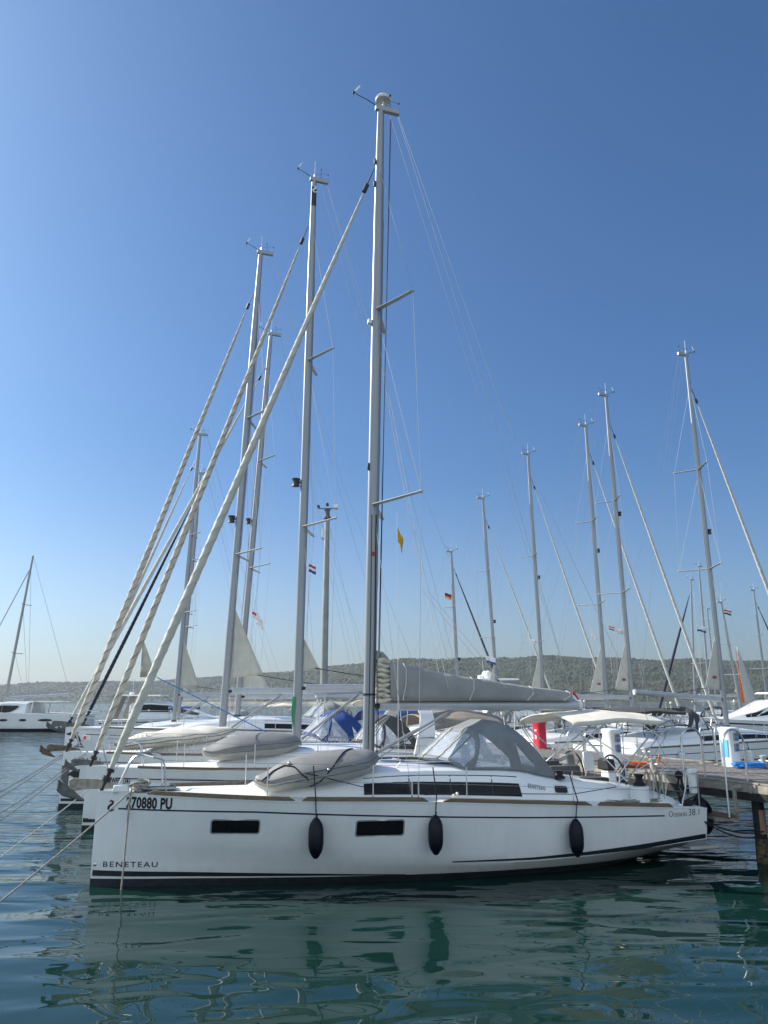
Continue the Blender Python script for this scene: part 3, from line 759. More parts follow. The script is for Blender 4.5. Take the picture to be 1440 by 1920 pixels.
for sd in (-1, 1):
    wheel(rA, (10.15, sd*.78, 1.62), .40)
    MB().box((10.02, sd*.78, 1.42), (.24, .34, .62), taper=.8).build('steering_pedestal', white, rA, bevel=.03)
    MB().box((9.98, sd*.78, 1.84), (.2, .42, .22), taper=.85).build('instrument_pod', black if sd < 0 else grey_canvas, rA, bevel=.03)
    # winch on the coaming
    zc = fA.top(9.75, fA.w(9.75)*.7)[2]; q = (10.2, sd*1.55, zc-.06)
    MB().revolve(q, [(.20, -.42), (.19, 0), (.12, .01)], 18).build('winch_plinth', white, rA)
    MB().revolve(q, [(.12, 0), (.125, .05), (.075, .09), (.07, .17), (.1, .21), (.1, .235), (.03, .245)], 16).build('winch', black, rA)
    MB().revolve((8.6, sd*1.25, fA.top(8.4, 1.25)[2]+.0), [(.10, 0), (.1, .04), (.06, .07), (.06, .13), (.085, .16), (.02, .17)], 14).build('winch', black, rA)
for x0, x1 in ((8.95, 9.55), (9.6, 10.2)):
    MB().box(((x0+x1)/2, 1.22, 1.62), (x1-x0, .12, .3)).build('backrest_cushion', leather, rA, bevel=.03)
MB().box((9.5, -.72, 1.53), (1.3, .4, .12)).build('seat_cushion', leather, rA, bevel=.03)
MB().box((9.4, 0, 1.62), (.8, .3, .3), taper=.9).build('cockpit_table', pm('cover grey', (.07, .075, .08), .8), rA, bevel=.04)
MB().box((10.8, 1.2, 1.75), (.28, .1, .42)).build('life_raft_box', white, rA, bevel=.03)
for k, (s, y) in enumerate(((10.42, -1.5), (10.55, -1.48), (10.68, -1.5), (10.85, -1.46))):
    b = MB()
    for q in range(3):
        d = .03+.018*q; b.tube([(s, y, 1.80), (s-d, y-.01*q, 1.66), (s-d*1.15, y-.012*q, 1.50-.03*k), (s-.01*q, y-.02, 1.36-.05*q-.02*k), (s+d, y-.012*q, 1.50), (s+d*.8, y, 1.68), (s, y, 1.80)], .0075, 5)
    b.tube([(s-.04, y-.02, 1.70), (s+.04, y-.025, 1.69), (s+.04, y+.01, 1.71), (s-.04, y+.01, 1.72), (s-.04, y-.02, 1.70)], .011, 5)
    b.build('coiled_sheet', rope_white if k % 2 else rope_grey, rA)
b = MB()
for q in range(5):
    b.tube([(11.15+.012*q, -1.55, 1.66), (11.1-.015*q, -1.57, 1.4), (11.12, -1.55, 1.14+.02*q), (11.22+.012*q, -1.56, 1.3), (11.2, -1.55, 1.66)], .016, 6)
b.ball((11.16, -1.55, 1.66), .08, 8, (1.2, .8, 1.)); b.build('coiled_stern_line', rope_black, rA)
MB().ball((11.28, -1.62, 1.13), .1, 10, (1.5, .8, .6)).tube([(11.1, -1.68, 1.13), (11.25, -1.64, 1.16), (11.45, -1.6, 1.12)], .03, 6).build('cleated_line', rope_black, rA)
MB().box((LA+.36, 0, .20), (.74, 2.5, .07)).build('bathing_platform', white, rA, bevel=.02)
# pushpit
for sd in (-1, 1):
    e = 11.2; w = hA.bd(11.2)-.08; z = hA.zs(11.2)
    MB().tube([(10.95, sd*(w+.02), z), (11.1, sd*w, z+.36), (11.15, sd*(w-.02), z+.62), (11.5, sd*(w-.1), z+.63), (11.52, sd*(w-.15), z)], .014, 6).tube([(11.12, sd*w, z+.36), (11.52, sd*(w-.12), z+.36)], .011, 6).tube([(11.52, sd*(w-.12), z+.62), (11.54, sd*.5, z+.64)], .013, 6).build('pushpit', steel, rA)
MB().sheet([(11.36, -1.66, 1.30), (11.50, -1.66, 1.30), (11.53, -1.66, 1.78), (11.33, -1.66, 1.78)], (0, .09, 0)).build('outboard_bracket_board', white, rA, bevel=.02)
# pulpit: an open one, each side a bent tube
for sd in (-1, 1):
    a, b_ = sheer_s(218), sheer_s(312)
    wa, wb = max(.12, hA.bd(a)-.06), hA.bd(b_)-.1; z0, z1 = hA.zs(a), hA.zs(b_)
    MB().tube([(a, sd*wa, z0), (a+.18, sd*(wa+.05), z0+.45), (a+.26, sd*(wa+.08), z0+.58), (a+.4, sd*(wa+.11), z0+.63), (b_-.25, sd*(wb-.02), z1+.63), (b_-.1, sd*(wb-.01), z1+.6), (b_-.06, sd*wb, z1+.5), (b_, sd*wb, z1)], .0155, 8).build('pulpit', steel, rA)
    st = [sheer_s(x, .3) for x in (503, 702, 878, 1078)]
    P4 = rail_set(rA, hA, sd, st, .60)
    q0 = Vector((b_-.1, sd*wb, z1+.58)); q1 = Vector((11.12, sd*(hA.bd(11.2)-.08), hA.zs(11.2)+.6)); pts = [q0]+P4+[q1]
    MB().tube(pts, .0045, 5).build('lifeline', wire, rA); MB().tube([p-Vector((0, 0, .3)) for p in pts], .004, 5).build('lifeline', wire, rA)
# rope made fast on the bow cleat, jib sheets on the side deck
b = MB(); c = Vector((sheer_s(262), -(hA.bd(sheer_s(255))-.16), hA.zs(.9)+.06)); random.seed(3)
for q in range(9):
    b.torus(c+Vector((random.uniform(-.05, .06), random.uniform(-.05, .05), .012*q+.02)), (random.uniform(-.5, .5), random.uniform(-.6, .6), 1), .10+random.uniform(-.03, .03), .022, 14, 6, sx=1.5)
b.build('cleated_bow_line', rope_grey, rA)
MB().box((c.x-.32, c.y+.06, c.z+.02), (.28, .12, .12), taper=.9).build('bow_fairlead', white, rA, bevel=.02)
for sd in (-1,):
    pts = [(msA-1.6, sd*1.5, hA.zs(3)+.45), (msA-.6, sd*1.55, hA.zs(4)+.22), (msA+.6, sd*1.58, hA.zs(6)+.10), (msA+2, sd*1.62, hA.zs(7)+.13), (msA+3.6, sd*1.62, hA.zs(8)+.12), (msA+4.6, sd*1.6, hA.zs(9)+.28)]
    MB().tube(pts, .008, 5).build('jib_sheet', rope_black, rA)
    b = MB(); random.seed(5)
    pts = []
    for q in range(46):
        pts.append((10.0+.62*math.sin(q*1.9+.4*math.sin(q))+random.uniform(-.1, .1), sd*(1.66+.07*math.sin(q*2.7)), hA.zs(10)+.03+abs(.09*math.sin(q*1.3))*random.random()))
    b.tube([tuple(Vector(pts[i]).lerp(Vector(pts[i+1]), t)) for i in range(45) for t in (0, .5)], .008, 5)
    b.build('coiled_sheet', rope_grey, rA)
    MB().ball((msA+1.15, sd*1.6, hA.zs(6.2)+.07), .04, 8).ball((msA+1.22, sd*1.6, hA.zs(6.2)+.11), .03, 8).build('sheet_block', cream, rA)
# chain plates / turnbuckles
for sd in (-1, 1):
    for d in (.3, .42):
        MB().tube([(msA+d, sd*(hA.bd(msA)-.11), hA.zs(msA)+.0), (msA+d, sd*(hA.bd(msA)-.11), hA.zs(msA)+.32)], .016, 6).build('turnbuckle', steel, rA)
# ---- fenders on the near side (things of their own)
for (x, yt, yb, ytop, lb) in ((591.5, 1533, 1610, 1440, 'navy fender hanging against the hull, nearest the bow of the front boat'),
                             (817, 1528, 1603, 1447, 'navy fender hanging amidships, below the shrouds of the front boat'),
                             (1080, 1535, 1607, 1448, 'navy fender hanging near the stern of the front boat, leaning slightly')):
    s, z = side_sz(x-{591.5: 5, 817: 8, 1080: 9}[x], (yt+yb)/2); rad = .132
    p = WA(s, -(max(hA.half(s, z), hA.half(s, z+.3))+rad+.012), z)
    pz = [at(x, yy, p[1]).z for yy in (yt, yb)]
    s2 = sheer_s(x, .3); tp = WA(s2-(.03 if x < 1000 else .1), -(hA.bd(s2)-.05), hA.zs(s2)+.58)
    out = WA(s2, -(hA.bd(s2)+.03), hA.zs(s2)+.09)
    o = fender((p[0], p[1], sum(pz)/2), pz[0]-pz[1], rad, out, fender_navy, lb, 'navy fenders along the front boat')
    t = Vector(tp)-o.location; q = Vector(out)-o.location
    MB().tube([tuple(q), tuple(t)], .011, 6).build('lanyard', rope_black, o)
# ball fender at the transom
c = Vector(WA(LA+.29, -1.27, .80))
o = empty('fender', (c.x, c.y, c.z-.35), 0, 'big round black fender hanging off the transom of the front boat', 'fender', 'fenders')
MB().revolve((0, 0, .35), [(.05, -.36), (.16, -.32), (.25, -.20), (.275, -.02), (.25, .16), (.17, .30), (.07, .38), (.05, .44), (.01, .45)], 20).build('fender_body', fender_navy, o)
MB().tube([(0, 0, .78), tuple(Vector(WA(LA-.1, -1.2, hA.zs(LA)+.02))-o.location)], .014, 6).build('lanyard', rope_black, o)
# ================================================================ setting
def water_mat():
    m = bpy.data.materials.new('sea water'); m.use_nodes = True; nt = m.node_tree; N = nt.nodes; Lk = nt.links
    b = N['Principled BSDF']; b.inputs['Base Color'].default_value = (.005, .026, .022, 1); b.inputs['Roughness'].default_value = .004
    b.inputs['IOR'].default_value = 1.333
    tc = N.new('ShaderNodeTexCoord')
    def wave(scale, sx, sy, det, dist=0., rot=0.):
        mp = N.new('ShaderNodeMapping'); mp.inputs['Scale'].default_value = (sx, sy, 1); mp.inputs['Rotation'].default_value = (0, 0, rot)
        Lk.new(tc.outputs['Object'], mp.inputs[0])
        n = N.new('ShaderNodeTexNoise'); n.inputs['Scale'].default_value = scale; n.inputs['Detail'].default_value = det; n.inputs['Roughness'].default_value = .45
        n.inputs['Distortion'].default_value = dist
        Lk.new(mp.outputs[0], n.inputs['Vector']); return n.outputs[0]
    def mul(a, k):
        x = N.new('ShaderNodeMath'); x.operation = 'MULTIPLY'; Lk.new(a, x.inputs[0])
        if isinstance(k, float): x.inputs[1].default_value = k
        else: Lk.new(k, x.inputs[1])
        return x.outputs[0]
    def add(a, c):
        x = N.new('ShaderNodeMath'); x.operation = 'ADD'; Lk.new(a, x.inputs[0]); Lk.new(c, x.inputs[1]); return x.outputs[0]
    # wind patches: open water is rougher than the lee of the hull
    sep = N.new('ShaderNodeSeparateXYZ'); Lk.new(tc.outputs['Object'], sep.inputs[0])
    patch = wave(.11, 1, 1, 2)
    mr = N.new('ShaderNodeMapRange'); mr.inputs[1].default_value = .42; mr.inputs[2].default_value = .62; mr.inputs[3].default_value = .35; mr.inputs[4].default_value = 1.
    Lk.new(patch, mr.inputs[0])
    far = N.new('ShaderNodeMapRange'); far.inputs[1].default_value = 10.; far.inputs[2].default_value = 22.; far.inputs[3].default_value = .045; far.inputs[4].default_value = 1.
    Lk.new(sep.outputs[1], far.inputs[0])
    rough = mul(mr.outputs[0], far.outputs[0])
    swell = mul(wave(.55, .65, 1.15, 0., .8, .25), WSW)
    mid = mul(wave(1.5, .5, 1.15, .6, .6, -.2), WMD)
    rip = mul(mul(wave(2.6, .38, 1.25, 2, .3, .15), rough), WRP)
    h = add(add(swell, mid), rip)
    bp = N.new('ShaderNodeBump'); bp.inputs['Strength'].default_value = 1.; bp.inputs['Distance'].default_value = 1.
    Lk.new(h, bp.inputs['Height']); Lk.new(bp.outputs[0], b.inputs['Normal'])
    return m
WSW, WMD, WRP = .115, .036, .06; HAZE = .00011
xs = [-2500, -400, -120, -40, 0, 40, 120, 400, 2500]; ys = [-60, 0, 20, 60, 160, 400, 1000, 3200]
w = MB().grid([[(x, y, 0) for x in xs] for y in ys]).build('water', water_mat(), smooth=False); struct(w)
sb = MB().grid([[(x, y, -7.) for x in xs] for y in ys]).build('sea_bed', pm('silt', (.02, .035, .03), .9), smooth=False); struct(sb)

# ---- hills across the bay, with the wood that covers them
RIDGE = [(-400, 30), (0, 33), (120, 36), (220, 38), (380, 44), (460, 50), (520, 55), (640, 68), (760, 78), (860, 82), (1000, 83), (1150, 82), (1250, 79), (1350, 76), (1440, 75), (1900, 70)]
D0, D1 = 1080., 1500.
hm = pm('hillside', (.035, .042, .024), .95, var=.3, scale=.02)
random.seed(21)
def hill_pt(px, t):
    """t: 0 shore .. 1 ridge .. >1 behind"""
    a = math.atan((px-720)/F); fs = lin(((-400, 1.55), (300, 1.45), (760, 1.0), (1900, .95)), px); d = lerp(D0, D1, t)*fs
    hgt = lin(RIDGE, px)/F*D1*fs*1.0
    z = hgt*(min(1, t)**.8)*(1 if t <= 1 else max(0, 1-(t-1)*.5)) + (2.2*math.sin(px*.021+t*5)+1.8*math.sin(px*.047-t*9))*min(1, t*3)*(.6 if t >= .99 else 1)
    return (math.tan(a)*d, d, z-2*(1-min(1, t*8)))
rows = [[hill_pt(-420+2320*i/180, t) for i in range(181)] for t in (0, .03, .1, .2, .35, .5, .65, .8, .92, 1, 1.1, 1.4, 1.8)]
hl = MB().grid(rows).build('hill', hm); struct(hl)
wood = MB(); random.seed(4)
for i in range(26000):
    px = random.uniform(-380, 1860); t = random.random()**.8*1.04+.015
    x, y, z = hill_pt(px, t); r = random.uniform(1.6, 3.4)*(1.6 if random.random() < .06 else 1); hh = r*random.uniform(.4, .75)
    k = 6; a0 = random.random()*6
    r1 = [(x+r*math.cos(a0+2*math.pi*j/k)*random.uniform(.75, 1.15), y+r*math.sin(a0+2*math.pi*j/k), z-.5+random.uniform(-.4, .4)) for j in range(k)]
    r2 = [(x+.62*r*math.cos(a0+.4+2*math.pi*j/k)*random.uniform(.7, 1.2), y+.62*r*math.sin(a0+.4+2*math.pi*j/k), z+hh*random.uniform(.55, .9)) for j in range(k)]
    wood.loft([r1, r2], caps=False, mi=i % 3); o = len(wood.v)
    wood.v.append((x, y, z+hh)); wood.f += [(o-k+j, o-k+(j+1) % k, o) for j in range(k)]; wood.m += [i % 3]*k
wo = wood.build('woodland', [pm('canopy dark', (.030, .041, .019), .95, var=.4, scale=.03), pm('canopy mid', (.036, .047, .022), .95, var=.4, scale=.03), pm('canopy dry', (.044, .050, .026), .95, var=.4, scale=.03)], angle=20)
wo['kind'] = 'stuff'; wo['label'] = 'scrubby green woodland covering the hills across the bay'
sh = MB().grid([[(hill_pt(-420+2320*i/180, 0)[0]*.999, hill_pt(-420+2320*i/180, 0)[1]-3-3*math.sin(i*.7), z) for i in range(181)] for z in (-1, 1.6, 3.4)]).build('shore', pm('pale shore rock', (.34, .32, .27), .95, var=.2, scale=.05)); struct(sh)
def house(px, py, Y, w_, d_, h_, label):
    p = at(px, py, Y); o = empty('house', (p.x, Y, p.z-h_), .2, label, 'house', 'houses on the far hillside')
    MB().box((0, 0, h_/2), (w_, d_, h_)).build('wall', house_wall, o)
    MB().add([(-w_*.55, -d_*.58, h_), (w_*.55, -d_*.58, h_), (w_*.55, d_*.58, h_), (-w_*.55, d_*.58, h_), (-w_*.55, 0, h_+w_*.28), (w_*.55, 0, h_+w_*.28)], [(0, 1, 5, 4), (2, 3, 4, 5), (0, 4, 3), (1, 2, 5), (3, 2, 1, 0)]).build('roof', roof_tile, o)
    for q in (-.25, .25): MB().box((w_*q, -d_/2-.02, h_*.55), (w_*.16, .1, h_*.3)).build('window', glassm, o)
for q, (px, py, ww, lb) in enumerate(((1403, 1255, 11, 'far house on the hillside, leftmost of the row at the right edge'), (1415, 1258, 9, 'far house on the hillside, second from the left of the row'), (1432, 1256, 8, 'small far house on the hillside, between the second house and the rightmost'), (1441, 1259, 12, 'far house on the hillside cut by the right edge of the photo'))):
    house(px, py, 1350, ww, 9, 6.5, lb)

# ---- jetty
JU = Vector((-.4255, .905, 0)); JW = Vector((.905, .4255, 0)); JO = Vector((6.45, 18.2, 0)); JZ = 1.5; JWID = 3.85
def J(u, w_, z=0.): return JO+JU*u+JW*w_+Vector((0, 0, z))
jr = empty('jetty', JO, math.atan2(JU.y, JU.x), 'long grey plank jetty on dark piles between the rows of boats', 'jetty')
inv = lambda p: (p-JO)
def jl(u, w_, z): return (u, -w_, z)      # jetty frame: x along, y = -width
U0, U1 = -9, 62
b = MB(); random.seed(9); npl = 26; wd = JWID/npl
for k in range(npl):
    u = U0
    while u < U1:
        ln = random.uniform(3.2, 4.8); e = min(U1, u+ln)
        b.box(jl((u+e)/2, (k+.5)*wd, JZ-.02+random.uniform(-.004, .004)), (e-u-.008, wd-.012, .04)); u = e
b.build('deck', plank, jr, smooth=False)
for w_ in (-.03, JWID+.03):
    b = MB(); b.box(jl((U0+U1)/2, w_, JZ-.085), (U1-U0, .06, .15)); u = U0
    while u < U1:
        b.box(jl(u, w_+(-.045 if w_ < 1 else .045), JZ-.10), (.05, .05, .13)); u += .62
    b.build('edge_board', tan, jr, smooth=False)
    MB().box(jl((U0+U1)/2, w_+(.07 if w_ < 1 else -.07), JZ+.015), (U1-U0, .12, .03)).build('kerb_board', tan, jr, smooth=False)
    MB().box(jl((U0+U1)/2, w_+(.06 if w_ < 1 else -.06), JZ-.24), (U1-U0, .2, .15)).build('beam', pile_m, jr, smooth=False)
u = -7.3
pu = []
w_pile = .24; lo, hi = 20., -8.
for _ in range(40):
    u_pile = (lo+hi)/2
    if proj(J(u_pile, w_pile, .5))[0] < 1427: lo = u_pile
    else: hi = u_pile
uu = u_pile-6.5
while uu < U1:
    for w_ in (w_pile, JWID-.3):
        pm_ = MB().revolve(jl(uu, w_, -7), [(.115, 0), (.115, 7+JZ-.34)], 16).build('pile', pile_m, jr)
        MB().revolve(jl(uu, w_, -.5), [(.118, 0), (.135, .3), (.13, .7), (.12, .95)], 16).build('weed_band', algae, pm_)
        if abs(uu-u_pile) < .1 and w_ < 1:
            MB().grid([[(uu+.12*math.cos(a), -w_+.12*math.sin(a), z) for a in [2.3+.3*k for k in range(6)]] for z in (.55, .8, 1.0)]).build('rusty_patch', rust, pm_)
    uu += 6.5
def bollard(u, w_, label):
    p = J(u, w_, JZ+.005); o = empty('bollard', p, math.atan2(JU.y, JU.x), label, 'bollard', 'bollards on the jetty')
    MB().box((0, 0, .015), (.3, .2, .03)).build('base_plate', galv, o)
    MB().revolve((0, 0, .03), [(.075, 0), (.07, .2), (.09, .23), (.09, .26), (.03, .28)], 14).tube([(-.16, 0, .17), (.16, 0, .17)], .025, 8).build('post', pm('bollard metal', (.5, .48, .44), .5, metal=.3), o)
def uw(px, py, z=JZ):
    p = atz(px, py, z)-JO; return p.dot(JU), p.dot(JW)
for px, py, lb in ((1225, 1447, 'short bollard on the near jetty edge, beside the orange cable'), (1213, 1421, 'short bollard on the far jetty edge, left of the double handrail'), (1437, 1440, 'short bollard beside the coiled blue hose')):
    u, w_ = uw(px, py); bollard(u, min(JWID-.3, max(.3, w_)), lb)
def pedestal(px, py, top, cols, label, panel=None, face=0):
    u, w_ = uw(px, py); w_ = min(JWID-.35, max(.35, w_)); lo, hi = 40., -8.
    for _ in range(40):
        u = (lo+hi)/2
        if proj(J(u, w_, JZ))[0] < px: lo = u
        else: hi = u
    p = J(u, w_, JZ+.002); h_ = at(px, top, p.y).z-JZ
    o = empty('power_pedestal', p, R(face), label, 'power pedestal', 'service pedestals on the jetty')
    wd_ = .19; b = MB(); n = 16
    def ring(z, k): return [(wd_*k*(1.25 if False else 1)*c*abs(c)**-.45 if abs(c) > 1e-6 else 0, wd_*1.15*k*s_*abs(s_)**-.45 if abs(s_) > 1e-6 else 0, z) for c, s_ in [(math.cos(2*math.pi*(j+.5)/n), math.sin(2*math.pi*(j+.5)/n)) for j in range(n)]]
    b.loft([ring(0, 1.02), ring(.05, 1), ring(h_*.5, .97), ring(h_*.86, .96), ring(h_*.9, 1.06), ring(h_*.97, 1.06), ring(h_, .85)])
    b.build('cabinet', cols, o, angle=35)
    if panel:
        MB().box((-wd_*.99, 0, h_*.46), (.012, .22, h_*.44)).build('notice_panel', panel, o, bevel=.02)
    for k in range(2):
        z = h_*(.78-.27*k)
        q = MB().box((0, -wd_*1.15, z-.02), (.16, .03, h_*.2)).build('socket_plate', pm('socket plate grey', (.28, .29, .30), .5), o, bevel=.01)
        for e in (.045, -.07):
            MB().revolve((0, -wd_*1.15-.012, z+e), [(.034, 0), (.04, .03), (.03, .05)], 12, axis=(0, -1, 0)).build('socket', sockblue if e < 0 else pm('socket grey', (.18, .19, .2), .5), q)
    return o
jf = math.degrees(math.atan2(JW.y, JW.x))
pedestal(1150, 1440, 1366, white, 'plain white power pedestal near the middle of the jetty', face=jf)
pedestal(1372, 1437, 1363, white, 'white power pedestal with a light blue panel, on the right of the jetty', signblue, face=jf)
rp = pedestal(1013, 1399, 1352, red, 'bright red hydrant pedestal standing farther along the jetty', face=jf+8); rp.name = 'hydrant_pedestal'; rp['category'] = 'hydrant'
rp['group'] = 'service pedestals on the jetty'
for ch in [c for c in COL.objects if c.parent == rp and c.name.startswith('socket_plate')]:
    for g in [g for g in COL.objects if g.parent == ch]: bpy.data.objects.remove(g)
    bpy.data.objects.remove(ch)
MB().box((-.19, 0, .62), (.012, .10, .06)).build('white_mark', flag_white, rp); MB().box((-.19, 0, .40), (.012, .08, .16)).build('white_mark', flag_white, rp)
# inverted U handrails
def urail(u, w_, span, ht, label, down=0., along=True, name='handrail'):
    p = J(u, w_, JZ); o = empty(name, p, math.atan2(JU.y, JU.x), label, 'handrail', 'steel handrails on the jetty edges')
    r = span/2; pts = []
    for k in range(9):
        a = math.pi*k/8; pts.append((r*math.cos(a), ht-r+r*math.sin(a)))
    pts = [(r, 0)]+pts+[(-r, -down)]
    ax = (lambda q: (q, 0)) if along else (lambda q: (0, -q))
    MB().tube([(*ax(a), z) for a, z in pts], .021, 10).build('bent_tube', steel, o)
    for s_ in (r, -r):
        if not (s_ < 0 and down): MB().box((*ax(s_), .012), (.12, .12, .02)).build('foot_plate', galv, o)
    return o
for (pxl, pyl, w_, lb) in ((1302, 1432, JWID-.25, 'steel hoop handrail on the far jetty edge, left of the blue-panelled pedestal'), (1342, 1434, JWID-.25, 'steel hoop handrail on the far jetty edge, half hidden by the blue-panelled pedestal')):
    u, _ = uw(pxl, pyl); urail(u, w_, .5, 1.02, lb, along=False)
for (pxl, lb) in ((1080, 'steel hoop handrail, left one of the pair beyond the wheels of the front boat'), (1113, 'steel hoop handrail, right one of the pair beyond the wheels of the front boat')):
    lo, hi = 20., -8.
    for _ in range(40):
        m = (lo+hi)/2
        if proj(J(m, .1, JZ))[0] < pxl: lo = m
        else: hi = m
    urail(m, .12, .52, .92, lb, along=False)
# boarding ladder with tread: two handrails reaching down over the edge
lo, hi = 20., -8.
for _ in range(40):
    m = (lo+hi)/2
    if proj(J(m, .1, JZ))[0] < 1358: lo = m
    else: hi = m
ld = empty('boarding_steps', J(m, 0, JZ), math.atan2(JU.y, JU.x), 'boarding steps with two tall hoop rails and a brown tread on the jetty', 'boarding steps')
for q in (-.55, .55):
    r = .3; pts = [(q, -.15, .0)]+[(q, .15-r*math.cos(a), .75+r*math.sin(a)) for a in [math.pi*k/8 for k in range(9)]]+[(q, .47, -.62)]
    MB().tube(pts, .022, 10).build('handrail', steel, ld)
    MB().box((q, .05, -.06), (.05, .34, .06)).build('bracket', galv, ld)
    MB().box((q*.93, .22, -.35), (.06, .05, .58)).build('stringer', galv, ld)
MB().box((0, .36, -.62), (1.06, .3, .04)).build('tread', pm('brown tread', (.17, .085, .06), .8, var=.15), ld)
MB().box((0, .36, -.67), (1.12, .34, .05)).build('tread_frame', galv, ld)
# cable and hose coils lying on the jetty
def coil(px, py, r, mat, label, cat, n=7, sy=.6, rt=.018):
    u, w_ = uw(px, py); p = J(u, min(JWID-.5, max(.4, w_)), JZ+.02); o = MB(); random.seed(int(px)); pts = []
    for k in range(n*14):
        a = 2*math.pi*k/14; rr = r*(.62+.38*random.random()*.5+.3*(k % 31)/31)
        pts.append((rr*math.cos(a), rr*sy*math.sin(a), .01+.012*(k//14)+.008*random.random()))
    o.tube(pts, rt, 6)
    o.tube([pts[-1], (r*1.2, .1, .05), (r*1.5, -.1, .12), (r*1.65, .0, .28), (r*1.8, .15, .12), (r*2.1, .1, .02)], rt*.8, 6)
    q = o.build('cable_coil', mat); q.location = p; tag(q, label, cat)
    return q
coil(1186, 1438, .42, rope_orange, 'tangled orange power cable lying on the jetty', 'cable')
coil(1405, 1441, .40, rope_blue, 'coiled bright blue hose lying on the jetty at the right', 'hose', n=9); 
# ---- camera, light, sky
SUNE, SKYS, SKYTINT, FILL_CLOUD, EXPO, DUST, OZONE = 4.3, .07, (.60, .915, 1.24), 10.6, .75, 2.6, 2.6
cd = bpy.data.cameras.new('camera'); cam = bpy.data.objects.new('camera', cd); COL.objects.link(cam)
cam.location = (0, 0, CAMZ); cam.rotation_euler = (R(90)+PITCH, 0, 0)
cd.sensor_fit = 'VERTICAL'; cd.sensor_height = 36; cd.lens = 36*F/1920; cd.clip_end = 6000; cd.clip_start = .1
sc.camera = cam
AZ, EL = math.atan2(-.93, .30), R(33)          # sun to the left, a little beyond the boats
S = Vector((math.sin(AZ)*math.cos(EL), math.cos(AZ)*math.cos(EL), math.sin(EL)))
sl = bpy.data.lights.new('sun', 'SUN'); sl.energy = SUNE; sl.angle = R(.53); sl.color = (1, .93, .82)
so = bpy.data.objects.new('sun', sl); COL.objects.link(so); so.rotation_euler = S.to_track_quat('Z', 'Y').to_euler(); so.location = (-40, 10, 40)
wd_ = bpy.data.worlds.new('World'); sc.world = wd_; wd_.use_nodes = True; nt = wd_.node_tree
bg = nt.nodes['Background']; sk = nt.nodes.new('ShaderNodeTexSky'); sk.sky_type = 'NISHITA'; sk.sun_disc = False
sk.sun_elevation = EL; sk.sun_rotation = AZ; sk.air_density = 1.0; sk.dust_density = DUST; sk.ozone_density = OZONE; sk.altitude = 0
def wn(t): return nt.nodes.new(t)
tc = wn('ShaderNodeTexCoord')
tint = wn('ShaderNodeMix'); tint.data_type = 'RGBA'; tint.blend_type = 'MULTIPLY'; tint.inputs[0].default_value = 1
nt.links.new(sk.outputs[0], tint.inputs[6]); tint.inputs[7].default_value = (*SKYTINT, 1)
# unseen bright cloud bank added behind the camera, fill light for the shaded hull
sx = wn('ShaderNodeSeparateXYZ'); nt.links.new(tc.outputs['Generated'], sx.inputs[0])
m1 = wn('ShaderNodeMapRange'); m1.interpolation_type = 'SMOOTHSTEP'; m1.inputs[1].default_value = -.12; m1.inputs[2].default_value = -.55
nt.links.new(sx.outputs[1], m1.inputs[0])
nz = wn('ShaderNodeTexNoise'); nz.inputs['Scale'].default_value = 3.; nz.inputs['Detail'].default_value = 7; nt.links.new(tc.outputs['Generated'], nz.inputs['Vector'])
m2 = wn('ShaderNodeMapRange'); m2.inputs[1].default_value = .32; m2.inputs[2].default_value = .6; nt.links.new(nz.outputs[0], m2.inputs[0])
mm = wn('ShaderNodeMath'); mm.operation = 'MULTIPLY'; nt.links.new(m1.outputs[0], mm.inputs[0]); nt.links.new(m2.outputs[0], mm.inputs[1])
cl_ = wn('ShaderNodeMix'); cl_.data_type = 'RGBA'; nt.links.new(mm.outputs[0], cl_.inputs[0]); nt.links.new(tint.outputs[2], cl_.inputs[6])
cl_.inputs[7].default_value = (*[c*FILL_CLOUD for c in (.86, 1.0, 1.12)], 1)
# pale haze low in the sky, strongest under the sun
ez = wn('ShaderNodeMapRange'); ez.interpolation_type = 'SMOOTHERSTEP'; ez.inputs[1].default_value = .34; ez.inputs[2].default_value = -.06; nt.links.new(sx.outputs[2], ez.inputs[0])
ex = wn('ShaderNodeMapRange'); ex.inputs[1].default_value = .6; ex.inputs[2].default_value = -.75; ex.inputs[3].default_value = .25; ex.inputs[4].default_value = 1.; nt.links.new(sx.outputs[0], ex.inputs[0])
em = wn('ShaderNodeMath'); em.operation = 'MULTIPLY'; nt.links.new(ez.outputs[0], em.inputs[0]); nt.links.new(ex.outputs[0], em.inputs[1])
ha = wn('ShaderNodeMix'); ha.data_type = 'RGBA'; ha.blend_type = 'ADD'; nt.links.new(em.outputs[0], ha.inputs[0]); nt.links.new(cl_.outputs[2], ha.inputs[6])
ha.inputs[7].default_value = (2.9, 2.45, 2.0, 1)
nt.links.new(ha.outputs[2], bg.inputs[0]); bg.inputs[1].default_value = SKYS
sc.view_settings.view_transform = 'Standard'; sc.view_settings.look = 'None'; sc.view_settings.exposure = EXPO; sc.view_settings.gamma = 1
sc.cycles.max_bounces = 8; sc.cycles.transparent_max_bounces = 12; sc.cycles.use_denoising = True
sc.cycles.caustics_reflective = False; sc.cycles.caustics_refractive = False
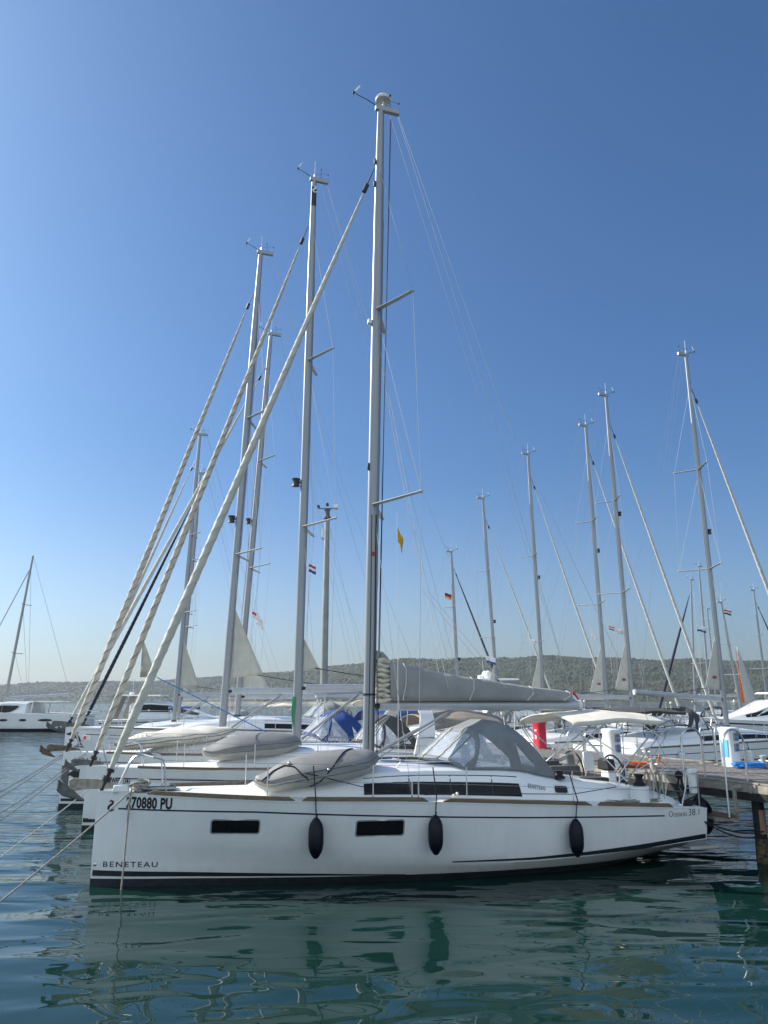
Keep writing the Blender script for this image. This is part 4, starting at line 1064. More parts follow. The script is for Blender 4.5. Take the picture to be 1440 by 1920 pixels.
# ================================================================ the other boats of the near row (bows to the left)
RST = [(-2.4, .30, .03), (-1.9, .50, .20), (-1.0, .60, .30), (0, .66, .42), (1.5, .68, .48), (3.2, .69, .46), (4.2, .70, .36), (6.1, .70, .16)]
WST = [(.9, 4.0, .18, .80, 0, -.12)]
RED = 'sailing boats moored stern to the jetty'
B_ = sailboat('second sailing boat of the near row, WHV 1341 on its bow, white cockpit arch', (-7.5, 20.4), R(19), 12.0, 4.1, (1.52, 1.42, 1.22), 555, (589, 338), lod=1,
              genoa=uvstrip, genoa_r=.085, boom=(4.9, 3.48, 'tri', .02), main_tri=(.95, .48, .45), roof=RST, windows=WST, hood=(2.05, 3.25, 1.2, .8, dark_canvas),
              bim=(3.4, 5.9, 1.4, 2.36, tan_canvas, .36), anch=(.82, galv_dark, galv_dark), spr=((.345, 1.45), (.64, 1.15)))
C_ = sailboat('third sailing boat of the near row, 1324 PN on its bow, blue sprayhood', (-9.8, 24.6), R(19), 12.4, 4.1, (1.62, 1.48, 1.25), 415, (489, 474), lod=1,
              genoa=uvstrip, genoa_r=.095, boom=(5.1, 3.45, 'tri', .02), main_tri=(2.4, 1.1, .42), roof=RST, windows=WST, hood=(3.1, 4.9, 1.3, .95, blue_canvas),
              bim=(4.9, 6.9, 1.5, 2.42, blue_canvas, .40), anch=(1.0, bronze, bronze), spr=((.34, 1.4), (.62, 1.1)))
D_ = sailboat('fourth sailing boat of the near row, tall hull with a black dolphin at its bow', (-12.35, 31.0), R(19), 13.0, 4.4, (2.16, 2.0, 1.75), 443, (508, 627), lod=1,
              genoa=sailcloth, genoa_r=.08, boom=(5.6, 3.32, 'tri', 0), main_tri=(2.2, 1.15, .1), roof=RST, windows=WST, hood=(3.2, 4.8, 1.3, .8, grey_canvas),
              bim=(5.4, 7.6, 1.4, 3.0, cream_canvas), anch=(1.05, galv_dark, galv_dark), spr=((.36, 1.4), (.64, 1.1)))
E_ = sailboat('fifth sailing boat of the near row, low white roof with black window, grey clew patch', (-16.8, 43.0), R(19), 12.4, 4.2, (1.66, 1.5, 1.3), 326, (375, 815), lod=1,
              genoa=sailcloth, genoa_r=.09, boom=(4.9, 3.5, 'tri', .02), main_tri=(2.9, 1.1, .35), roof=RST, windows=[(-.2, 4.4, .2, .8, 0, -.15)], hood=(3.2, 4.6, 1.2, .75, grey_canvas),
              bim=(5.0, 7.0, 1.3, 2.8, cream_canvas), anch=(1.05, galv_dark, galv_dark))
F_ = sailboat('sixth sailing boat of the near row, dark blue furled headsail', (-18.4, 48.5), R(19), 12.2, 4.1, (1.66, 1.5, 1.3), 333, (376, 888), lod=1,
              genoa=navy_canvas, genoa_r=.11, boom=(4.8, 3.3, 'tri', 0), main_tri=(.6, .4, .3), roof=RST, windows=WST, hood=(3.2, 4.6, 1.2, .75, navy_canvas), anch=(1., galv_dark, galv_dark))
def boat_sz(Bt, x, y):
    s, z = 3., 1.
    for _ in range(80):
        p = Bt['h'].pt(s, z, -1); q = proj(Bt['W'](*p)); k = .55*p0_(Bt, s)/F
        s = max(.02, min(Bt['L']-.01, s+(x-q[0])*k)); z = max(.05, min(Bt['h'].zs(s), z-(y-q[1])*k))
    return s, z
def p0_(Bt, s): return Bt['W'](s, 0, 0)[1]
def boat_word(Bt, name, txt, x0, y0, x1, y1, cap, mat, bold=0., spacing=1.):
    s0, z0 = boat_sz(Bt, x0, y0); s1, z1 = boat_sz(Bt, x1, y1); ht = cap*p0_(Bt, s0)/F/1.05
    return Bt['h'].word(name, txt, s0, s1, z0, z1, ht, -1, mat, Bt['root'], bold, spacing)
boat_word(B_, 'registration_number', 'WHV 1341', 208, 1468, 243, 1469.5, 10, black, .03)
boat_word(C_, 'registration_number', '1324 PN', 140, 1433, 187, 1434, 12, pm('thin lettering', (.06, .06, .07), .5), -.005)
boat_word(D_, 'web_lettering', 'www.', 137, 1402, 158, 1402, 4, black, .03)
boat_word(B_, 'maker_lettering', 'BENETEAU', 166, 1541, 205, 1541, 5, stripem, 0, 1.2)
s0, z0 = boat_sz(B_, 160, 1538); B_['h'].strip('bow_patch', s0-.06, s0+.06, lambda s: z0-.05, lambda s: z0+.05, -1, black, B_['root'], 4)
C_['h'].strip('stem_guard', .0, .22, lambda s: .46, lambda s: 1.22, -1, pm('grey stem guard', (.10, .115, .12), .5), C_['root'], 6, off=.008)
s0, z0 = boat_sz(C_, 136, 1450)
MB().add([C_['h'].pt(s0+a, z0+b_, -1, .007) for a, b_ in ((-.20, -.12), (-.12, .0), (.0, .08), (.20, .13), (.19, -.16), (.05, -.13), (-.06, -.06))], [(6, 5, 4, 3, 2, 1, 0)]).build('tail_emblem', black, C_['root'], smooth=False)
# dolphin silhouette on the tall hull
s0, z0 = boat_sz(D_, 141, 1384)
dol = [(-1, .42), (-.72, .55), (-.35, .62), (.0, .52), (.1, .6), (.3, .62), (.2, .42), (.45, .12), (.6, -.25), (.62, -.5), (.85, -.7), (.55, -.66), (.3, -.78), (.45, -.5), (.3, -.25), (.0, .02), (-.2, -.2), (-.25, .1), (-.55, .28), (-.8, .32)]
dv = [D_['h'].pt(s0+.36*a, z0+.36*b_, -1, .006) for a, b_ in dol]
MB().add(dv, [tuple(reversed(range(len(dol))))]).build('dolphin_emblem', black, D_['root'], smooth=False)
swan('mast_emblem', 0, 0, .13, lambda u, v: tuple(B_['P'](.975)+Vector((u, -.085, v+.05))), flag_white, B_['mast'])
MB().tube([B_['P'](.945), B_['P'](.985)], .094, 16, ry=.075).build('mast_badge', black, B_['mast'])
# winch-like radar reflectors half way up the masts
for Bt, q in ((B_, .42), (C_, .41), (D_, .48)):
    p = Bt['P'](q)+Vector((-.26, 0, 0)); MB().revolve(p, [(.06, -.14), (.12, -.13), (.09, -.02), (.13, .1), (.05, .12)], 12).tube([p, p+Vector((.16, 0, 0))], .03, 6).build('deck_light', black, Bt['mast'])
# white cockpit arch of the second boat
h = B_['h']; ms = B_['ms']; rings = []
for k in range(25):
    a = math.pi*k/24; c, s_ = math.cos(a), math.sin(a)
    y = -1.72*(abs(c)**.45)*(1 if c > 0 else -1); z = 1.35+1.62*abs(s_)**.62; wdt = lerp(.34, .16, abs(s_)**.6); s = ms+3.05+.30*abs(s_)**.8
    n = Vector((0, -c, s_)); e = n*.06
    rings.append([(s-wdt, y, z), (s+wdt, y, z), (s+wdt, y+e.y*1.6, z+e.z*1.6), (s-wdt, y+e.y*1.6, z+e.z*1.6)])
ar = MB().loft(rings).build('cockpit_arch', white, B_['root'], angle=50)
MB().tube([(ms+2.95, -1.86, 2.15), (ms+3.0, -1.90, 2.17), (ms+3.3, -1.90, 2.17), (ms+3.35, -1.86, 2.15)], .016, 6).build('grab_handle', steel, ar)
# net on the rails of the third boat
hC = C_['h']
for sd in (-1, 1):
    b = MB()
    for k in range(80):
        s = 1.3+k*.125
        for dd in (.34, -.34):
            e = s+dd
            if 1.2 < e < 11.2: b.tube([(s, sd*(hC.bd(s)-.07), hC.zs(s)+.03), (e, sd*(hC.bd(e)-.07), hC.zs(e)+.58)], .006, 3)
    b.build('safety_net', rope_white, C_['root'])
MB().box((.62, -.02, hC.zs(.5)+.42), (.22, .1, .13)).build('bow_lantern', cream, C_['root'], bevel=.01)
MB().box((.58, -.075, hC.zs(.5)+.42), (.07, .012, .09)).build('red_lens', red, C_['root'])
b = MB()
for q in range(5): b.tube([tuple(B_['P'](.075)+Vector((-.16+.01*q, -.10-.02*q, .0))), tuple(B_['P'](.05)+Vector((-.18+.015*q, -.12, 0))), tuple(B_['P'](.03)+Vector((-.14, -.11-.01*q, 0)))], .016, 5)
b.build('coiled_halyard', rope_green, B_['mast'])
wires(D_['root'], 'halyard', [tuple(D_['P'](.93)+Vector((-.13, -.1, 0))), tuple(D_['P'](.02)+Vector((-.25, -.35, 0)))], .011, rope_red)
wires(C_['root'], 'halyard', [tuple(C_['P'](.88)+Vector((.15, -.1, 0))), tuple(C_['P'](.35)+Vector((.13, -.12, 0)))], .008, rope_red)
sh_ = wires(B_['root'], 'genoa_sheet', [(1.55, -.18, 3.72), (2.8, -.5, 3.1), (B_['ms']-.2, -.85, 1.95), (B_['ms']+2.5, -1.6, 1.6)], .014, rope_blue)
MB().grid([[(1.12+.42*t*q, -.10*q*t-.03, 4.75-1.02*t) for q in (0, .5, 1)] for t in (0, .33, .66, 1)]).build('headsail_clew', uvstrip, B_['root'], thick=.015)

# ================================================================ boats across the jetty (bows to the right)
def far_boat(label, mpx, Y, top, ms_, L, B, fb, deg=203, **kw):
    kw.setdefault('genoa', pale_sail)
    M = at(mpx, 1330, Y); a = R(deg)
    return sailboat(label, (M.x-ms_*math.cos(a), M.y-ms_*math.sin(a)), a, L, B, fb, mpx, top, near=1 if deg > 90 else -1, **kw)
FAR = 'sailing boats across the jetty'
R1 = far_boat('nearest sailing boat across the jetty, long dark roof windows, charcoal sprayhood and bimini', 1364, 33.6, (1286, 667), 5.6, 12.2, 4.1, (1.68, 1.55, 1.42), lod=1, group=FAR, genoa_r=.085,
              boom=(4.7, 3.22, 'tri', .26), main_tri=(2.3, .85, .35), roof=RST, windows=[(-1.5, 2.6, .2, .78, .2, .5)], hood=(2.2, 3.4, 1.2, .85, dark_canvas), bim=(3.5, 6.4, 1.4, 2.66, dark_canvas), spr=((.40, 1.35), (.67, 1.1)))
R2 = far_boat('second sailing boat across the jetty, its mast between the two nearest right-hand masts', 1190, 38.5, (1136, 742), 5.4, 12.0, 4.0, (1.65, 1.5, 1.35), lod=1, group=FAR, genoa_r=.075,
              boom=(4.6, 3.3, 'tri', .1), main_tri=(2.4, .85, .3), roof=RST, windows=WST, hood=(2.6, 3.8, 1.2, .8, grey_canvas), bim=(4.2, 6.2, 1.3, 2.7, grey_canvas), spr=((.38, 1.3), (.66, 1.05)))
R3 = far_boat('third sailing boat across the jetty, cream bimini over its cockpit', 1141, 43, (1098, 799), 5.4, 12.0, 4.0, (1.65, 1.5, 1.35), lod=1, group=FAR, genoa_r=.075,
              boom=(4.6, 3.3, 'tri', .1), main_tri=(2.6, .95, .2), roof=RST, windows=WST, hood=(2.6, 3.8, 1.2, .8, cream_canvas), bim=(4.2, 6.6, 1.4, 2.75, cream_canvas), spr=((.38, 1.3), (.66, 1.05)))
R4 = far_boat('fourth sailing boat across the jetty, mast above the boom end of the front boat', 1022, 48.5, (990, 852), 5.4, 12.0, 4.0, (1.65, 1.5, 1.35), lod=1, group=FAR, genoa_r=.07,
              boom=(4.6, 3.3, 'tri', .1), main_tri=(2.6, .8, .2), roof=RST, windows=WST, hood=(2.6, 3.8, 1.2, .8, grey_canvas), bim=(4.2, 6.4, 1.3, 2.7, cream_canvas), spr=((.28, 1.3), (.60, 1.05)))
R5 = far_boat('fifth sailing boat across the jetty, slim mast right of the German-flagged one', 936, 54, (905, 935), 5.2, 11.4, 3.8, (1.6, 1.45, 1.3), lod=1, group=FAR, genoa_r=.06,
              boom=(4.3, 3.2, 'tri', .1), main_tri=(2.3, .8, .2), roof=RST, windows=WST, hood=(2.6, 3.8, 1.1, .8, navy_canvas), spr=((.36, 1.2), (.66, 1.0)))
R6 = far_boat('sixth sailing boat across the jetty, shortest mast with a dark blue furled headsail', 862, 60, (846, 1035), 4.8, 10.6, 3.6, (1.5, 1.35, 1.2), lod=1, group=FAR, genoa=navy_canvas, genoa_r=.095,
              boom=(3.9, 3.0, 'tri', .05), main_tri=(.8, .4, .2), roof=RST, windows=WST, hood=(2.4, 3.4, 1.0, .75, blue_canvas), spr=((.36, 1.1), (.66, .9)))
for Bt, out, bz_ in ((R1, .85, 3.57), (R2, .85, 3.6), (R3, .95, 3.5)):
    ml = [c for c in Bt['root'].children if c.name.startswith('furled_mainsail')][0]
    c = (Bt['ms']+.30+out*.2, .06, bz_+.55); k = .10
    cr = [(-1, -.5), (1, -.5), (1.15, .6), (.5, .05), (0, .9), (-.5, .05), (-1.15, .6)]
    MB().sheet([(c[0]+a*k, c[1], c[2]+b_*k) for a, b_ in cr], (0, .006, 0)).build('crown_emblem', wreck_red, ml, smooth=False)
for s0, s1 in ((2.6, 3.35), (8.4, 9.2), (5.2, 5.9)):
    R1['h'].window(s0, s1, .78, .95, 1, R1['root'])
R1['h'].strip('topside_band', .9, 11.6, lambda s: .90, lambda s: .945, 1, navy, R1['root'])
for Bt, q in ((R1, .50), (R2, .62), (R3, .56), (R4, .52), (R5, .43), (R6, .35)):
    p = Bt['P'](q)+Vector((-.22, 0, 0)); MB().revolve(p, [(.05, -.12), (.10, -.11), (.08, 0), (.11, .1), (.04, .11)], 10).tube([p, p+Vector((.16, 0, 0))], .03, 6).build('deck_light', black, Bt['mast'])
for k, (s, lb) in enumerate(((10.3, 'white fender with navy top on the boat across the jetty, nearest its stern'), (6.9, 'white fender with navy top on the boat across the jetty, behind the steel hoop'), (4.4, 'white fender with navy top on the boat across the jetty, right of the blue-panelled pedestal'))):
    hh = R1['h']; p = R1['W'](s, hh.half(s, .9)+.15, .85); t = R1['W'](s, hh.bd(s)+.03, hh.zs(s)+.09)
    o = fender(p, .95, .15, t, fender_white, lb, 'white fenders on the boat across the jetty')
    MB().revolve((0, 0, .80), [(.14, 0), (.10, .07), (.05, .14), (.02, .17)], 14).build('fender_top', navy_canvas, o)
# orange-edged headsail showing beyond the nearest of them
OB = far_boat('sailing boat beyond the nearest one across the jetty, orange edge on its loose mainsail', 1392, 66, (1352, 1130), 5.2, 11.6, 3.9, (1.6, 1.45, 1.3), lod=1, group=FAR, genoa=None, boom=(4.4, 3.6, 'tri', 0), main_tri=(.5, .3, .2), roof=RST, windows=WST, hood=(2.4, 3.6, 1.1, .8, navy_canvas))
ro = OB['root']; m_ = OB['ms']
MB().grid([[(m_-.25-1.75*(1-t)*q, .05*math.sin(5*q+3*t), 3.0+4.6*t) for q in (0, .25, .5, .75, 1)] for t in [i/8 for i in range(9)]]).build('loose_headsail', pm('grey sailcloth', (.38, .385, .38), .85, var=.04), ro, thick=.02)
MB().grid([[(m_+.05-.35*q*(1-t), .09, 3.0+4.7*t) for q in (0, 1)] for t in [i/8 for i in range(9)]]).build('orange_edge', orange_sail, ro, thick=.02)
# the next pontoon, far right
NXT = 'sailing boats on the next pontoon'
P1 = far_boat('sailing boat on the next pontoon, taller mast left of the grey clew sail', 1333, 84, (1310, 1062), 5.4, 12, 4, (1.6, 1.45, 1.3), deg=18, lod=1, group=NXT, genoa=None, boom=(4.5, 3.2, 'tri', 0), main_tri=(.5, .3, .2), roof=RST, windows=WST)
P2 = far_boat('sailing boat on the next pontoon, dark blue headsail crossing to the lower left', 1304, 90, (1295, 1087), 5.2, 11.6, 3.9, (1.6, 1.45, 1.3), deg=18, lod=1, group=NXT, genoa=navy_canvas, genoa_r=.16, boom=(4.4, 3.2, 'tri', 0), main_tri=(.5, .3, .2), roof=RST, windows=WST)
P3 = far_boat('sailing boat on the next pontoon, shortest mast close behind the clew sail', 1345, 108, (1326, 1142), 5.2, 11.6, 3.9, (1.6, 1.45, 1.3), deg=18, lod=1, group=NXT, genoa=None, boom=(4.4, 3.2, 'tri', 0), main_tri=(.5, .3, .2), roof=RST, windows=WST)
P4 = far_boat('sailing boat on the next pontoon, dark mast at the right edge of the photo', 1442, 78, (1413, 1107), 5.2, 11.6, 3.9, (1.6, 1.45, 1.3), deg=203, lod=1, group=NXT, genoa=navy_canvas, genoa_r=.1, boom=(4.4, 3.2, 'tri', 0), main_tri=(.5, .3, .2), roof=RST, windows=WST)

# ================================================================ catamaran lying across on the far left
cM = at(8, 1325, 90); cat_bow = Vector((cM.x-5.6, 90, 0))
ct = empty('catamaran', cat_bow, 0, 'white catamaran lying off on the far left, dark curved cabin windows', 'catamaran')
cx1 = at(127, 1360, 86).x-cat_bow.x
hc = Hull(cx1, 2.3, ((0, 2.15), (.5, 1.95), (1, 1.75)), zk=((0, -.3), (.5, -.5), (1, -.1)), zaf=((0, .28), (1, .28)))
for sd, nm in ((-1, 'hull'), (1, 'hull')):
    rings = []
    for i in range(26):
        s = cx1*i/25; rings.append([(a, b_+sd*2.7, c) for a, b_, c in hc.section(s)])
    b = MB().loft(rings, closed=False); nr = len(rings[0])
    b.f.append(tuple(25*nr+i for i in range(nr))); b.m.append(0)
    for i, f_ in enumerate(b.f):
        if len(f_) == 4 and 9 <= min(v % nr for v in f_) <= nr-11: b.m[i] = 1
    ho = b.build(nm, [white, navy], ct, angle=30)
    MB().grid([[(s, sd*2.7+t*hc.bd(s), hc.zs(s)-.003) for t in (-1, 0, 1)] for s in [cx1*i/20 for i in range(21)]]).build('deck', deckm, ct)
    for s, k in [(at(px, 1350, 86.).x-cat_bow.x, kk) for px, kk in ((4, .5), (41, .42), (83, .80))]:
        if sd < 0:
            MB().add([(s+k*math.cos(2*math.pi*j/16), -2.7-hc.half(s, 1.2)-.02, 1.18+.13*math.sin(2*math.pi*j/16)) for j in range(16)], [tuple(range(16))]).build('hull_window', glassm, ho, smooth=False)
MB().box((cx1*.58, 0, 1.35), (cx1*.62, 4.4, .7)).build('bridge_deck', white, ct, bevel=.08)
rings = []
for s, w_, z0, z1 in ((3.6, 1.6, 1.7, 1.9), (4.6, 2.4, 1.7, 2.7), (6.0, 2.7, 1.7, 3.05), (8.0, 2.75, 1.7, 3.1), (9.2, 2.7, 1.7, 3.0), (9.25, 2.6, 1.7, 2.9)):
    rings.append([(s, y*w_, lerp(z0, z1, t)) for y, t in ((-1, 0), (-.97, .5), (-.9, .9), (-.7, 1.), (0, 1.06), (.7, 1.), (.9, .9), (.97, .5), (1, 0))])
cb = MB().loft(rings).build('cabin', white, ct, angle=30)
cw = [(4.35, 1.95), (4.9, 2.35), (5.6, 2.62), (6.8, 2.72), (8.6, 2.70), (8.3, 2.35), (7.7, 2.05), (7.0, 1.93)]
MB().add([(a, -2.80, c) for a, c in cw], [tuple(range(len(cw)))]).add([(a, -2.78+.0, c) for a, c in cw], []).build('cabin_window', glassm, cb, smooth=False)
MB().box((cx1*.79, 0, 3.13), (5.0, 5.0, .10), taper=.98).build('hardtop', white, ct, bevel=.03)
for s in (9.7, cx1-1.1):
    for sd in (-1, 1): MB().tube([(s, sd*2.3, 1.9), (s+.15, sd*2.35, 3.1)], .07, 8).build('hardtop_post', cream, ct)
T = at(62, 1042, 90); bx = cM.x-cat_bow.x
mt = MB().tube([(bx, 0, 2.9), (lerp(bx, T.x-cat_bow.x, .5), 0, lerp(2.9, T.z, .5)), (T.x-cat_bow.x, 0, T.z)], [.17, .17, .11], 12, ry=[.12, .12, .09]).build('mast', pm('grey mast', (.30, .31, .30), .45, metal=.2), ct)
tx = T.x-cat_bow.x
for f_, ln in ((.33, 1.5), (.66, 1.3)):
    q = Vector((lerp(bx, tx, f_), 0, lerp(2.9, T.z, f_)))
    for sd in (-1, 1): MB().tube([q, q+Vector((.35, sd*ln, .05))], .035, 6).build('spreader', alu, mt)
be = at(131, 1302, 90)
bo = MB().tube([(bx+.2, 0, 3.55), (be.x-cat_bow.x, 0, be.z)], .14, 8).build('boom', pm('boom cover', (.30, .34, .40), .7), ct)
wires(ct, 'forestay', [(tx-.1, 0, T.z-1.4), (.2, 0, 2.6)], .05, pm('furled grey sail', (.25, .26, .28), .8))
wires(ct, 'topping_lift', [(tx, 0, T.z), (be.x-cat_bow.x, 0, be.z+.1)], .016)
for sd in (-1, 1):
    for f_ in (.93, .64, .34): wires(ct, 'shroud', [(lerp(bx, tx, f_), 0, lerp(2.9, T.z, f_)), (bx+1.3, sd*3.3, 1.9)], .016)


# ================================================================ motor yachts
def motor_yacht(label, pos, yaw, L, B, fb, cabin, top=None, fly=False, name='motor_yacht', near=-1):
    o = empty(name, (pos[0], pos[1], 0), yaw, label, 'motor yacht', 'motor yachts')
    h = Hull(L, B, ((0, fb*1.25), (.5, fb*1.05), (1, fb*.9)), zaf=((0, .12), (1, .12)))
    h.mesh(o, 24, [white, antifoul]); h.deck(o)
    h.strip('hull_stripe', .3, L*.97, lambda s: h.zs(s)-.34, lambda s: h.zs(s)-.24, near, navy, o)
    rings = []
    for s, w_, hh in cabin:
        z0 = h.zs(s)-.02; rings.append([(s, y*w_, z0+hh*t) for y, t in ((-1, 0), (-.96, .5), (-.85, .92), (-.6, 1), (0, 1.05), (.6, 1), (.85, .92), (.96, .5), (1, 0))])
    cb = MB().loft(rings).build('superstructure', white, o, angle=30)
    for sd in (-1, 1):
        tab = [(s, w_) for s, w_, hh in cabin]; th = [(s, hh) for s, w_, hh in cabin]
        s0, s1 = lerp(cabin[0][0], cabin[-1][0], .16), lerp(cabin[0][0], cabin[-1][0], .93)
        MB().grid([[(s, sd*(lin(tab, s)*lin(((0, 1), (.5, .96), (.92, .85)), t)+.012), h.zs(s)-.02+lin(th, s)*t) for t in (.42, .6, .84)] for s in [lerp(s0, s1, i/20) for i in range(21)]]).build('cabin_window', glassm, cb)
    if top:
        s0, s1, z = top
        MB().box(((s0+s1)/2, 0, z), (s1-s0, B*.78, .14), taper=.93).build('hardtop', white, o, bevel=.04)
        for sd in (-1, 1):
            MB().sheet([(s1-.9, sd*B*.36, z), (s1-.3, sd*B*.36, z), (s1+.5, sd*B*.36, h.zs(s1)+.1), (s1-.1, sd*B*.36, h.zs(s1)+.1)], (0, .08, 0)).build('hardtop_support', tan_canvas if not fly else white, o)
        MB().tube([(s0+.2, 0, z-.05), (s0-.9, 0, z-.75)], .05, 6).build('windscreen_post', alu, o)
        MB().revolve((lerp(s0, s1, .8), 0, z+.07), [(.22, 0), (.28, .1), (.24, .24), (.06, .32)], 12).build('radar_dome', white, o)
        MB().tube([(lerp(s0, s1, .75), .3, z), (lerp(s0, s1, .77), .3, z+1.5)], .015, 5).build('radio_antenna', white, o)
    return o, h
motor_yacht('white hardtop motor yacht lying far behind the fifth boat of the near row', (at(440, 1340, 84).x, 84), R(180), 14., 4.2, 1.35, [(2.2, .5, .05), (4.2, 1.2, .75), (6.4, 1.6, 1.55), (8.6, 1.7, 1.8), (10.6, 1.65, 1.7), (10.7, 1.6, 1.5)], top=(7.4, 11.9, 3.75), near=1)
motor_yacht('white motor yacht with a wraparound dark windscreen at the right edge', (at(1296, 1340, 58).x, 58), R(14), 14., 4.4, 1.6, [(2.5, .5, .05), (4.6, 1.3, .7), (6.4, 1.7, 1.5), (9., 1.8, 1.75), (11., 1.7, 1.7), (11.1, 1.6, 1.5)], top=(6.9, 11.5, 3.75), near=-1)
my, mh = motor_yacht('flybridge motor yacht with white radar domes, beyond the boom end of the front boat', (at(1160, 1300, 66).x, 66), R(190), 15., 4.6, 1.9, [(2.5, .5, .05), (4.6, 1.3, .8), (6.4, 1.8, 1.6), (9.5, 1.9, 1.8), (12., 1.8, 1.7), (12.1, 1.7, 1.5)], top=(9.2, 12.6, 4.85), fly=True, near=1)
for y, r in ((-.5, .26), (.4, .33)): MB().revolve((11.4, y, 4.92), [(.2, 0), (r, .15), (r, .42), (r*.6, .6), (.04, .66)], 12).build('satellite_dome', white, my)
# mixed small boats and gear on the far side, low among the masts
def small_cruiser(label, px, Y, L, deg, col, canopy):
    p = at(px, 1340, Y); o = empty('small_cruiser', (p.x, Y, 0), R(deg), label, 'cruiser', 'small cruisers behind the jetty')
    h = Hull(L, L*.36, ((0, 1.35), (.5, 1.15), (1, 1.05)), zaf=((0, .12), (1, .12))); h.mesh(o, 16, [col, antifoul]); h.deck(o)
    MB().loft([[(s, y*w_, h.zs(s)-.02+hh*t) for y, t in ((-1, 0), (-.95, .6), (-.8, 1), (0, 1.08), (.8, 1), (.95, .6), (1, 0))] for s, w_, hh in ((L*.25, .4, .05), (L*.36, .8, .5), (L*.5, 1., .8), (L*.68, 1., .85), (L*.69, .98, .8))]).build('cabin', white, o, angle=30)
    MB().box((L*.5, -1.0, h.zs(L*.5)+.52), (L*.22, .06, .26)).box((L*.5, 1.0, h.zs(L*.5)+.52), (L*.22, .06, .26)).build('cabin_window', glassm, o)
    MB().grid([[(lerp(L*.64, L*.93, i/8), y*1.15, h.zs(L*.7)+1.5+.16*(1-y*y)-.05*abs(2*i/8-1)) for y in (-1, -.6, 0, .6, 1)] for i in range(9)]).build('canopy', canopy, o, thick=.03)
    for sd in (-1, 1): [MB().tube([(a, sd*1.11, h.zs(L*.7)-.05), (b_, sd*1.12, h.zs(L*.7)+1.5)], .016, 5).build('canopy_post', steel, o) for a, b_ in ((L*.66, L*.64), (L*.9, L*.93))]
for a in (('small cruiser with a white canopy, left of the red hydrant pedestal', 905, 64, 8.5, 205, cream, cream_canvas), ('small cruiser with a charcoal canopy, behind the red hydrant pedestal', 1075, 72, 9., 205, white, dark_canvas),
          ('small cruiser with a taupe canopy, far behind the steel camera pole', 560, 78, 9., 200, white, tan_canvas), ('small cruiser with a navy canopy, under the boom of the nearest boat across the jetty', 1262, 56, 9.5, 205, white, navy_canvas),
          ('small cruiser with a blue canopy, far behind the fourth boat of the near row', 500, 66, 8.5, 195, white, blue_canvas), ('small cruiser with a grey canopy, far behind the nearest mast across the jetty', 1330, 60, 9., 200, cream, grey_canvas),
          ('small cruiser with a cream canopy, far away left of the camera pole', 440, 92, 10., 190, white, cream_canvas)):
    small_cruiser(*a)

# ================================================================ dinghies on the decks
def dinghy(Bt, s0, s1, y, w_, z0, z1, Hh, top, tubes, label, lash=True, yawd=0., lumps=0.):
    L = s1-s0; p = Bt['W'](s0, y, 0)
    o = empty('inflatable_dinghy', (p[0], p[1], 0), Bt['yaw']+R(yawd), label, 'dinghy', 'dinghies upturned on deck')
    o.rotation_euler = (0, 0, Bt['yaw']+R(yawd))
    Wt = ((0, .10), (.05, .30), (.14, .55), (.3, .85), (.5, 1), (.72, .97), (.84, .82), (.93, .5), (1., .12)); Ht = ((0, .30), (.06, .55), (.18, .85), (.35, 1.), (.65, .98), (.82, .82), (.93, .55), (1, .2)); Zt = ((0, .16), (.06, .05), (.15, 0), (.8, 0), (1, .16))
    prof = [(0, 0), (.55, 0), (.80, .06), (.95, .20), (1., .36), (.96, .52), (.86, .66), (.70, .80), (.45, .93), (.2, 1.), (0, 1.02)]
    def sf(t, k):
        a, c = prof[k]; wv = 1+lumps*math.sin(23*t+k)*.06
        return (L*t, -w_*a*interp(Wt, t)*wv, lerp(z0, z1, t)+interp(Zt, t)+Hh*c*interp(Ht, t)*wv)
    def sf2(t, k):
        x, yy, z = sf(t, k); return (x, -yy, z)
    n = len(prof); rings = [[sf(i/40, k) for k in range(n)]+[sf2(i/40, k) for k in range(n-2, 0, -1)] for i in range(41)]
    b = MB().loft(rings); m = len(rings[0])
    for i, f_ in enumerate(b.f):
        if len(f_) == 4:
            j = min((v % m for v in f_)) if max(v % m for v in f_)-min(v % m for v in f_) < m-1 else m-1
            if j < 4 or j >= m-4: b.m[i] = 1
    hullo = b.build('inflated_hull', [top, tubes], o, angle=70)
    for sgn, fn in ((-1, sf), (1, sf2)):
        MB().tube([fn(t/30, 4) for t in range(31)], .018, 6).build('rubbing_strake', pm('strake', (.22, .21, .19), .6), hullo)
        MB().tube([tuple(Vector(fn(t/30, 5))+Vector((0, sgn*.004, .02))) for t in range(31)], .007, 5).build('seam', pm('seam', (.10, .10, .10), .7), hullo)
    if lash:
        pt = lambda t, k: tuple(Vector(sf(t, k))*1.0+Vector((0, -.014, .008)))
        MB().tube([pt(.03, 5), pt(.07, 7), pt(.12, 8), pt(.2, 8), pt(.26, 7), pt(.30, 5), pt(.34, 4), pt(.38, 2), pt(.44, 3), pt(.52, 5), pt(.60, 7), pt(.66, 8), pt(.72, 9), pt(.78, 10)], .013, 6).build('lashing_strap', rope_black, o)
        MB().ball(pt(.235, 8), .035, 8).ball(pt(.5, 5), .03, 8).build('strap_buckle', steel, o)
        fm = lambda u, v: tuple(Vector(sf(.70+.13*u, 2)).lerp(Vector(sf(.70+.13*u, 3)), .2+.7*v)+Vector((0, -.016, 0)))
        text_part('small_lettering', 'zodiac', fm, black, hullo, .03) if False else None
    return o
dinghy(A, msA-2.36, msA-.05, -.88, .70, 1.50, 1.86, .52, rib_cover, rib_grey, 'grey upturned inflatable dinghy lashed with a black strap on the front boat', yawd=2)
